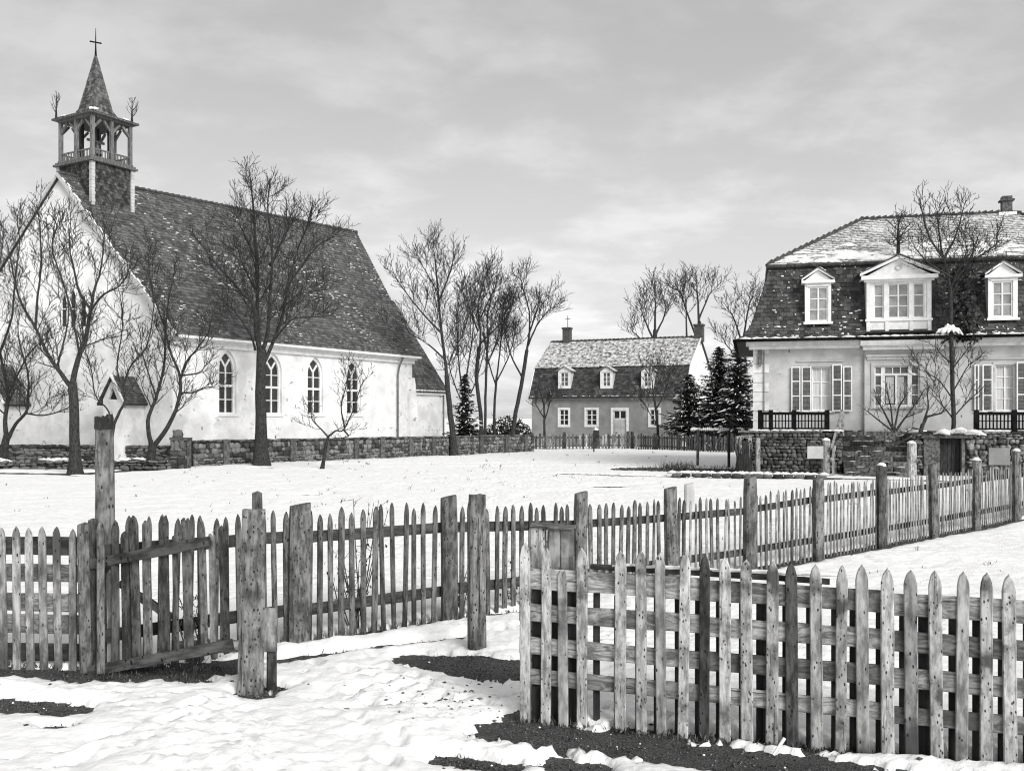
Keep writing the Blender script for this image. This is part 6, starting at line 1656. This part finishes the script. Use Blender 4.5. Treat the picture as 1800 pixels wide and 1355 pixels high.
tree('bare tree rising directly behind the right chimney of the far house', 104, [([(1229, 772), (1229, 640), (1229, 565)], 10, 8, 0), ([(1229, 570), (1226, 520), (1224, 480)], 7, 2, 0), ([(1229, 560), (1246, 520), (1262, 500)], 5, 2, -1), ([(1227, 600), (1206, 545), (1196, 515), (1178, 498)], 6, 2, 1), ([(1207, 590), (1206, 540), (1200, 490)], 5, 2, -1)], 3.0, 3, (1.7, 2.4, 2.8), rmin=.026, group=G2)
tree('bare tree between the far house gable and the mansard house', 96, [([(1318, 776), (1312, 660), (1304, 600)], 9, 7, 0), ([(1304, 604), (1290, 560), (1272, 528)], 6, 2, 0), ([(1306, 600), (1316, 540), (1332, 500)], 6, 2, 1), ([(1305, 610), (1330, 570), (1352, 545)], 5, 2, -1), ([(1308, 640), (1280, 610), (1262, 580)], 5, 2, 1)], 2.8, 3, (1.7, 2.4, 2.8), rmin=.025, group=G2)
G3 = 'bare trees by the mansard house'
HZ = 37.7
nt_ = P(1675, 750, HZ)
tree('tall dark bare tree growing up in front of the mansard roof', HZ, [
    ([(1676, 756), (1676, 720), (1674, 660), (1672, 590), (1671, 505)], 9, 9, 0),
    ([(1671, 512), (1664, 470), (1655, 430), (1648, 380), (1644, 318)], 10, 2.5, .6),
    ([(1672, 508), (1690, 460), (1722, 440), (1756, 415), (1764, 395)], 7, 2.5, -.8),
    ([(1668, 480), (1632, 455), (1610, 430), (1598, 412)], 6, 2.5, -.8),
    ([(1660, 445), (1630, 395), (1618, 350), (1608, 312)], 6, 2.5, .8),
    ([(1658, 440), (1682, 390), (1694, 340), (1698, 322)], 6, 2.5, .8),
    ([(1672, 500), (1700, 460), (1716, 420), (1712, 390)], 6, 2.5, .8), ([(1671, 520), (1692, 480), (1720, 470), (1750, 450)], 5, 2.5, -1.0),
    ([(1674, 700), (1650, 670), (1625, 655), (1612, 640)], 4, 2, -.5), ([(1675, 690), (1700, 650), (1716, 630)], 4, 2, -.5),
    ([(1674, 640), (1650, 620), (1640, 600)], 4, 2, .3), ([(1674, 650), (1698, 620), (1712, 606)], 4, 2, .3), ([(1675, 735), (1705, 705), (1726, 690)], 4, 2, -.4), ([(1675, 735), (1648, 705), (1632, 690)], 4, 2, .4)], 1.35, 3, (3.4, 4.2, 5.0), t0=.12, rmin=.012, snowy=False, group=G3, zbase=TZ, sq=(.9, .80))
mb = MB(); c0 = P(1668, 578, HZ - .2)
for i in range(26):
    a = U(0, 6.28); r = U(.05, .42); p = Vector((c0.x + math.cos(a)*r, c0.y + math.sin(a)*r*.6, c0.z + .12 - r*.6 + U(-.05,.1)))
    mb.tube([c0 + Vector((0,0,.05)), p, p + Vector((math.cos(a)*.12, 0, -.12))], [.06, U(.05,.085), .02], 6)
o = tag(link('snow_clump', mb.mesh('snow_clump', True), M['snowlump']), 'bright clump of snow caught on the tree at the eave of the mansard house', 'snow')
mb = MB()
for i in range(700):
    t = random.random(); c = P(1676 + U(-9, 40) * (1 - t*.5), 600 - 130 * t, HZ + U(.6, .9)); c += Vector((U(-.4,.4), U(-.2,.2), U(-.1,.1)))
    d = Vector((U(-1,1), U(-1,1), U(-1,1))).normalized() * .12; e = Vector((U(-1,1), U(-1,1), U(-1,1))).normalized() * .07
    mb.add([c - d, c + e, c + d, c - e], [(0,1,2,3)], random.random())
iv = tag(link('ivy', mb.mesh('ivy'), M['needle']), 'dark ivy with snow flecks hanging behind the tall tree on the mansard roof', 'ivy')
for lb_, px0, Zb, lim in (('spreading leafless shrub on the terrace below the triple window', 1572, 37.6, [([(1572, 760), (1570, 752)], 5, 4, 0), ([(1570, 756), (1552, 720), (1540, 700)], 4, 1.8, 0), ([(1572, 756), (1580, 715), (1596, 690)], 4, 1.8, .4), ([(1574, 757), (1602, 720), (1622, 690)], 4, 1.8, -.3), ([(1570, 757), (1566, 715), (1560, 690)], 3.5, 1.8, -.4), ([(1576, 757), (1590, 735), (1612, 725)], 3.5, 1.8, .4), ([(1568, 757), (1540, 735), (1524, 722)], 3.5, 1.8, .3)]),
                          ('dark crooked shrub growing over the cellar canopy', 1620, 36.4, [([(1618, 765), (1622, 745)], 8, 7, 0), ([(1620, 752), (1630, 732), (1655, 726), (1664, 712)], 6, 2, 0), ([(1622, 748), (1632, 715), (1630, 690)], 5, 2, .3), ([(1620, 760), (1596, 770), (1570, 785), (1552, 782)], 4, 2, -.4), ([(1621, 756), (1604, 752), (1588, 764)], 4, 2, -.4)])):
    T = Tree(.009)
    for li, (pl, w0, w1, dz) in enumerate(lim):
        pts = [P(a, b, Zb + dz * i / (len(pl) - 1)) for i, (a, b) in enumerate(pl)]; rr_ = [(w0 + (w1 - w0) * i / (len(pl) - 1)) / 2 / FOC * Zb for i in range(len(pl))]
        if li == 0: pts[0].z = TZ - .05
        T.emit(pts, rr_, T.tr, 6)
        if li: T.children(pts, rr_, 1.0, 0, 3, (4, 4, 4), .08, .3, .4, .8)
    sh = thing('bare_shrub', lb_, 'shrub', (X(px0, Zb), Zb, TZ), 0, 'leafless shrubs on the terrace')
    part('stems', T.tr, M['bark'], sh, True); part('crown', T.cr, M['bark_snow'], sh, True)

# ------------------------------------------------------------------ firs
def fir(label, px, Z, ptop, wpx, bare_to, n_lev=22, snowf=.1, group='dark firs by the far house'):
    x = X(px, Z); H_ = zz(ptop, Z); R = wpx / 2 / FOC * Z
    r = thing('fir_tree', label, 'tree', (x, Z, 0), 0, group)
    part('trunk', MB().tube([(x, Z, -.1), (x, Z, H_*.5), (x, Z, H_*.98)], [.16, .1, .02], 7), M['bark'], r, True)
    mb = MB(); nb = n_lev * 13
    for i in range(nb):
        t = ((i + random.random()) / nb) ** 1.15; z = bare_to + (H_ - .1 - bare_to) * t
        rr = R * ((1 - t) ** .75 * (.82 + .25 * math.sin(t * 34 + i * .7) ** 2) + .03) * U(.45, 1.25); a = i * 2.39996 + U(-.5, .5); ca, sa = math.cos(a), math.sin(a)
        if math.sin(a * 2 + t * 21) + math.sin(a * 3 - t * 33) > .95: continue
        droop = U(.10, .42); n = max(3, int(rr / .13))
        for k in range(n):
            f = (k + U(.3, 1)) / n; wd = (.10 + .16 * (1 - f)) * U(.8, 1.3)
            p = Vector((x + ca*rr*f, Z + sa*rr*f, z - droop*rr*f + .30*rr*f*f + U(-.03,.03))); d = Vector((ca, sa, U(-.5,.3))) * .15
            for s_ in (-1, 1):
                e = Vector((-sa*s_ + ca*.6, ca*s_ + sa*.6, U(-.9,.1))) * wd
                mb.add([p - d*.4, p + e*.5 + Vector((0,0,.02)), p + e + d*.6, p + d*.7], [(0,1,2,3)], random.random())
            e = Vector((U(-.4,.4), U(-.4,.4), -1)) * wd; mb.add([p - d*.5, p + e*.6, p + d], [(0,1,2)], random.random())
    part('crown', mb, M['needle'], r)
    mb = MB()
    for i in range(int(60 * snowf * 7)):
        t = U(0, .92); a = U(0, 6.28); rr = R * (1 - t) ** .85 * U(.5, 1.0); z = bare_to + (H_ - bare_to) * t - .12*rr + .04
        p = Vector((x + math.cos(a)*rr, Z + math.sin(a)*rr, z)); q = Vector((math.cos(a) + U(-.6,.6), math.sin(a) + U(-.6,.6), -.25)) * U(.10, .26)
        mb.tube([p - q, p + Vector((0,0,.02)), p + q], [.012, U(.025,.055), .01], 5)
    stuff(part('crown_snow', mb, M['snowlump'], r, True))
fir('broad low fir before the right end of the far house', 1211, 70, 655, 112, 1.2, 17, .4)
fir('tall dense fir right of the far house, the left of a close pair', 1264, 69, 608, 150, .7, 30, .7)
fir('tall fir close against the mansard house corner', 1298, 67, 596, 128, .7, 30, .6)
fir('dark snowy fir behind the yard wall by the chancel', 817, 62, 655, 70, .3, 20, .3, 'firs behind the yard wall')
# dark bushes at the end of the yard wall
for lb_, px0, Z, w, h in (('dark tangled bush left of the far house', 893, 76, 1.9, 2.6), ('low dark bush behind the yard wall beside the fir', 842, 70, 1.6, 1.5)):
    x = X(px0, Z); r = thing('dark_bush', lb_, 'bush', (x, Z, 0), 0, 'dark bushes behind the yard wall'); mb = MB()
    for i in range(1100):
        a = U(0, 6.28); q = math.sqrt(random.random()); p = Vector((x + math.cos(a)*q*w, Z + math.sin(a)*q*w*.6, h * random.random() * (1 - .5*q*q)))
        d = Vector((U(-1,1), U(-1,1), U(-.3,1))).normalized() * .22; e = Vector((U(-1,1), U(-1,1), U(-1,1))).normalized() * .08
        mb.add([p - d, p + e, p + d, p - e], [(0,1,2,3)], U(0, .97))
    part('leaves', mb, M['needle'], r)
    mb = MB()
    for i in range(14): mb.tube([(x + U(-.3,.3), Z + U(-.2,.2), 0), (x + U(-w,w)*.7, Z + U(-.5,.5), h*U(.6,1.1))], [.05, .012], 4)
    part('stems', mb, M['twig'], r)

mb = MB()
for i in range(900):
    y_ = 13 + 50 * random.random() ** 1.5; x_ = U(-.55, .55) * y_
    if perlin(np.array([x_ * .25]), np.array([y_ * .25]))[0] < U(-.3, .35): continue
    if x_ > 10.5 and y_ > 34: continue
    for k in range(random.randrange(2, 6)):
        a = U(0, 6.28); L_ = U(.03, .09) * (1 + y_ / 40); p = Vector((x_ + U(-.07,.07), y_ + U(-.07,.07), .05)); w = .006 * (1 + y_ / 25)
        t = Vector((math.cos(a)*L_*.7, math.sin(a)*L_*.7, L_*.8)); s_ = Vector((-math.sin(a), math.cos(a), 0)) * w
        mb.add([p - s_, p + s_, p + t], [(0,1,2)], random.random())
stuff(link('field_grass', mb.mesh('field_grass'), M['weed']), 'thin tips of dead grass poking through the open snow', 'grass')
# ------------------------------------------------------------------ clods and crumbs of snow on the bare soil
def scatter(name, mat, n, label, cat, smin, smax, near):
    mb = MB(); k = 0
    while k < n:
        x0, y0, x1, y1, r = SEG[random.randrange(len(SEG))]
        if y0 > 14: continue
        t = random.random(); x = x0 + (x1 - x0) * t + U(-1, 1) * r * near; y = y0 + (y1 - y0) * t + U(-1, 1) * r * near
        s_ = smin + (smax - smin) * random.random() ** 3; z = float(max(soil_h(np.array([x]), np.array([y]))[0], 0)) + s_ * .3
        vs = [(x + U(.6, 1.2)*s_*a, y + U(.6, 1.2)*s_*b, z + U(.5, 1)*s_*c) for a, b, c in ((1,0,0),(0,1,0),(-1,0,0),(0,-1,0),(0,0,1),(0,0,-1))]
        mb.add(vs, [(0,1,4),(1,2,4),(2,3,4),(3,0,4),(1,0,5),(2,1,5),(3,2,5),(0,3,5)], random.random()); k += 1
    o = link(name, mb.mesh(name, True), mat); stuff(o, label, cat)
scatter('soil_clods', M['clod'], 6000, 'crumbs and pebbles on the bare soil', 'soil', .003, .014, 1.1)
mb = MB()
for i in range(340):
    if i < 150:  # this cluster is added as small shadowed gaps between the snow lumps
        q = G(random.gauss(790, 70), random.gauss(1238, 26)); x, y = q.x, q.y
    else:
        x0, y0, x1, y1, r = random.choice(SEG); t = random.random(); x = x0 + (x1-x0)*t + random.gauss(0, 1.6)*r; y = y0 + (y1-y0)*t + random.gauss(0, 1.6)*r
        if y > 16: continue
    z = float(snow_h(np.array([x]), np.array([y]))[0]); s_ = .005 + .016 * random.random() ** 2
    if z < .015: continue
    vs = [(x + U(.6, 1.6)*s_*a, y + U(.6, 1.4)*s_*b, z + U(.3, .7)*s_*c) for a, b, c in ((1,0,0),(0,1,0),(-1,0,0),(0,-1,0),(0,0,1),(0,0,-1))]
    mb.add(vs, [(0,1,4),(1,2,4),(2,3,4),(3,0,4),(1,0,5),(2,1,5),(3,2,5),(0,3,5)], random.random())
stuff(link('dark_crumbs', mb.mesh('dark_crumbs', True), M['clod']), 'dark crumbs as shaded gaps between the snow lumps, with stray earth', 'dirt')
scatter('snow_crumbs', M['snowlump'], 160, 'crumbs of snow on the bare soil', 'snow', .003, .014, 1.5)

# ------------------------------------------------------------------ weeds and dead grass
def blades(mb, c, n, h, sp):
    for i in range(n):
        p = Vector((c[0] + U(-sp, sp), c[1] + U(-sp, sp), U(-.01, .02))); a = U(0, 6.28); L_ = h * U(.4, 1.2); w = .004 + h * .02
        t = Vector((math.cos(a) * L_ * U(.1, .9), math.sin(a) * L_ * U(.1, .9), L_ * U(.35, 1))); s_ = Vector((-math.sin(a), math.cos(a), 0)) * w
        mb.add([p - s_, p + s_, p + t * .6 + s_ * .6 + Vector((0,0,.08*L_)), p + t * .6 - s_ * .6 + Vector((0,0,.08*L_)), p + t], [(0,1,2,3), (3,2,4)], random.random())
mb = MB(); s = 0
while s < cum[-1] - .2:
    p, d = at(s); blades(mb, (p.x, p.y), 5 if p.y < 13 else 3, .08, .09); s += .05
for px0, _t, _k in LPX:
    p, _u = on(px0); p = p + nv * .05
    for k in range(5): blades(mb, (p.x + U(-.05,.05), p.y + U(-.03,.03)), 8, .05, .035)
for i in range(90):
    p = A + dv * U(0, 4.2); blades(mb, (p.x, p.y), 5, .045, .06)
for i in range(110):
    p = A2 + d2 * U(.3, (B2_ - A2).length + .6) ; blades(mb, (p.x, p.y + .05), 6, .07, .07)
near_seg = [q for q in SEG if q[1] < 13]
for i in range(420):
    x0, y0, x1, y1, r = random.choice(near_seg); t = random.random(); blades(mb, (x0 + (x1-x0)*t + U(-1.1,1.1)*r, y0 + (y1-y0)*t + U(-1.1,1.1)*r), 4, .04, .05)
for i in range(90):
    g_ = G(U(740, 900), U(1160, 1200)); blades(mb, (g_.x, g_.y), 6, .035, .05)
for i in range(90):
    g_ = G(U(180, 400), U(1172, 1196)); blades(mb, (g_.x, g_.y), 6, .05, .06)
stuff(link('dead_grass', mb.mesh('dead_grass'), M['weed']), 'short dead grass along the foot of the fences', 'grass')
mb = MB()
for i in range(260):
    t = random.random(); g_ = G(1125 + 190 * t, 826 + U(-4, 4)); blades(mb, (g_.x, g_.y), 5, .22 + .25 * (abs(t - .35) < .12), .4)
stuff(link('weedy_bed', mb.mesh('weedy_bed'), M['weed']), 'dark weedy soil bed at the edge of the lane', 'weeds')
def weed_plant(label, px, Z, ptop, n=9, lean=0):
    x = X(px, Z); h = zz(ptop, Z); r = thing('dead_weed', label, 'weed', (x, Z, 0), 0, 'dead weeds among the fences'); mb = MB(); lf_ = MB()
    for i in range(n):
        a = U(0, 6.28); t = U(.05, .3); p0 = Vector((x + U(-.05,.05), Z + U(-.05,.05), 0)); H2 = h * U(.45, 1.0)
        p2 = p0 + Vector((math.cos(a)*H2*t + lean*H2, math.sin(a)*H2*t*.6, H2)); p1 = p0.lerp(p2, .5) + Vector((U(-.04,.04), U(-.03,.03), 0)); mb.tube([p0, p1, p2], [.008, .006, .003], 4)
        for k in range(6):
            q = p0.lerp(p2, U(.35, 1)); d = Vector((U(-1,1), U(-1,1), U(-.2,.8))).normalized() * U(.05, .15); mb.tube([q, q + d], [.004, .002], 3)
            if random.random() < .6: e = Vector((U(-1,1), U(-1,1), U(-1,1))).normalized() * .02; lf_.add([q + d - e, q + d + e*.5 + Vector((0,0,.02)), q + d + e, q + d - Vector((0,0,.025))], [(0,1,2,3)], random.random())
    part('stems', mb, M['weed'], r); part('dead_leaves', lf_, M['weed'], r)
weed_plant('branching dead weed standing behind the picket fence left of its second post', 632, 10.9, 872, 9, .06)
weed_plant('dead weed tangled in the picket fence below the branching one', 622, 10.35, 980, 10, -.1)
weed_plant('dead weed between the lone round post and the picket fence', 806, 11.3, 985, 8)
weed_plant('dead weed caught behind the broken gate', 345, 9.05, 1015, 9)
weed_plant('dead weed behind the picket fence beside the boxed fence end', 902, 11.9, 990, 7)
mb = MB(); c = G(1365, 1330)
mb.add([(c.x - .02, c.y, .02), (c.x + .0, c.y - .02, .02), (c.x + .06, c.y, .13), (c.x + .045, c.y + .01, .13)], [(0,1,2,3)]); mb.beam((c.x - .02, c.y, .015), (c.x + .055, c.y, .13), .012, .02)
tag(link('wood_splinter', mb.mesh('wood_splinter'), M['snowlump']), 'small pale splinter sticking out of the bare soil by the near fence', 'splinter')
print('TREES', len(bpy.data.objects), sum(len(o.data.polygons) for o in bpy.data.objects if o.type == 'MESH'))
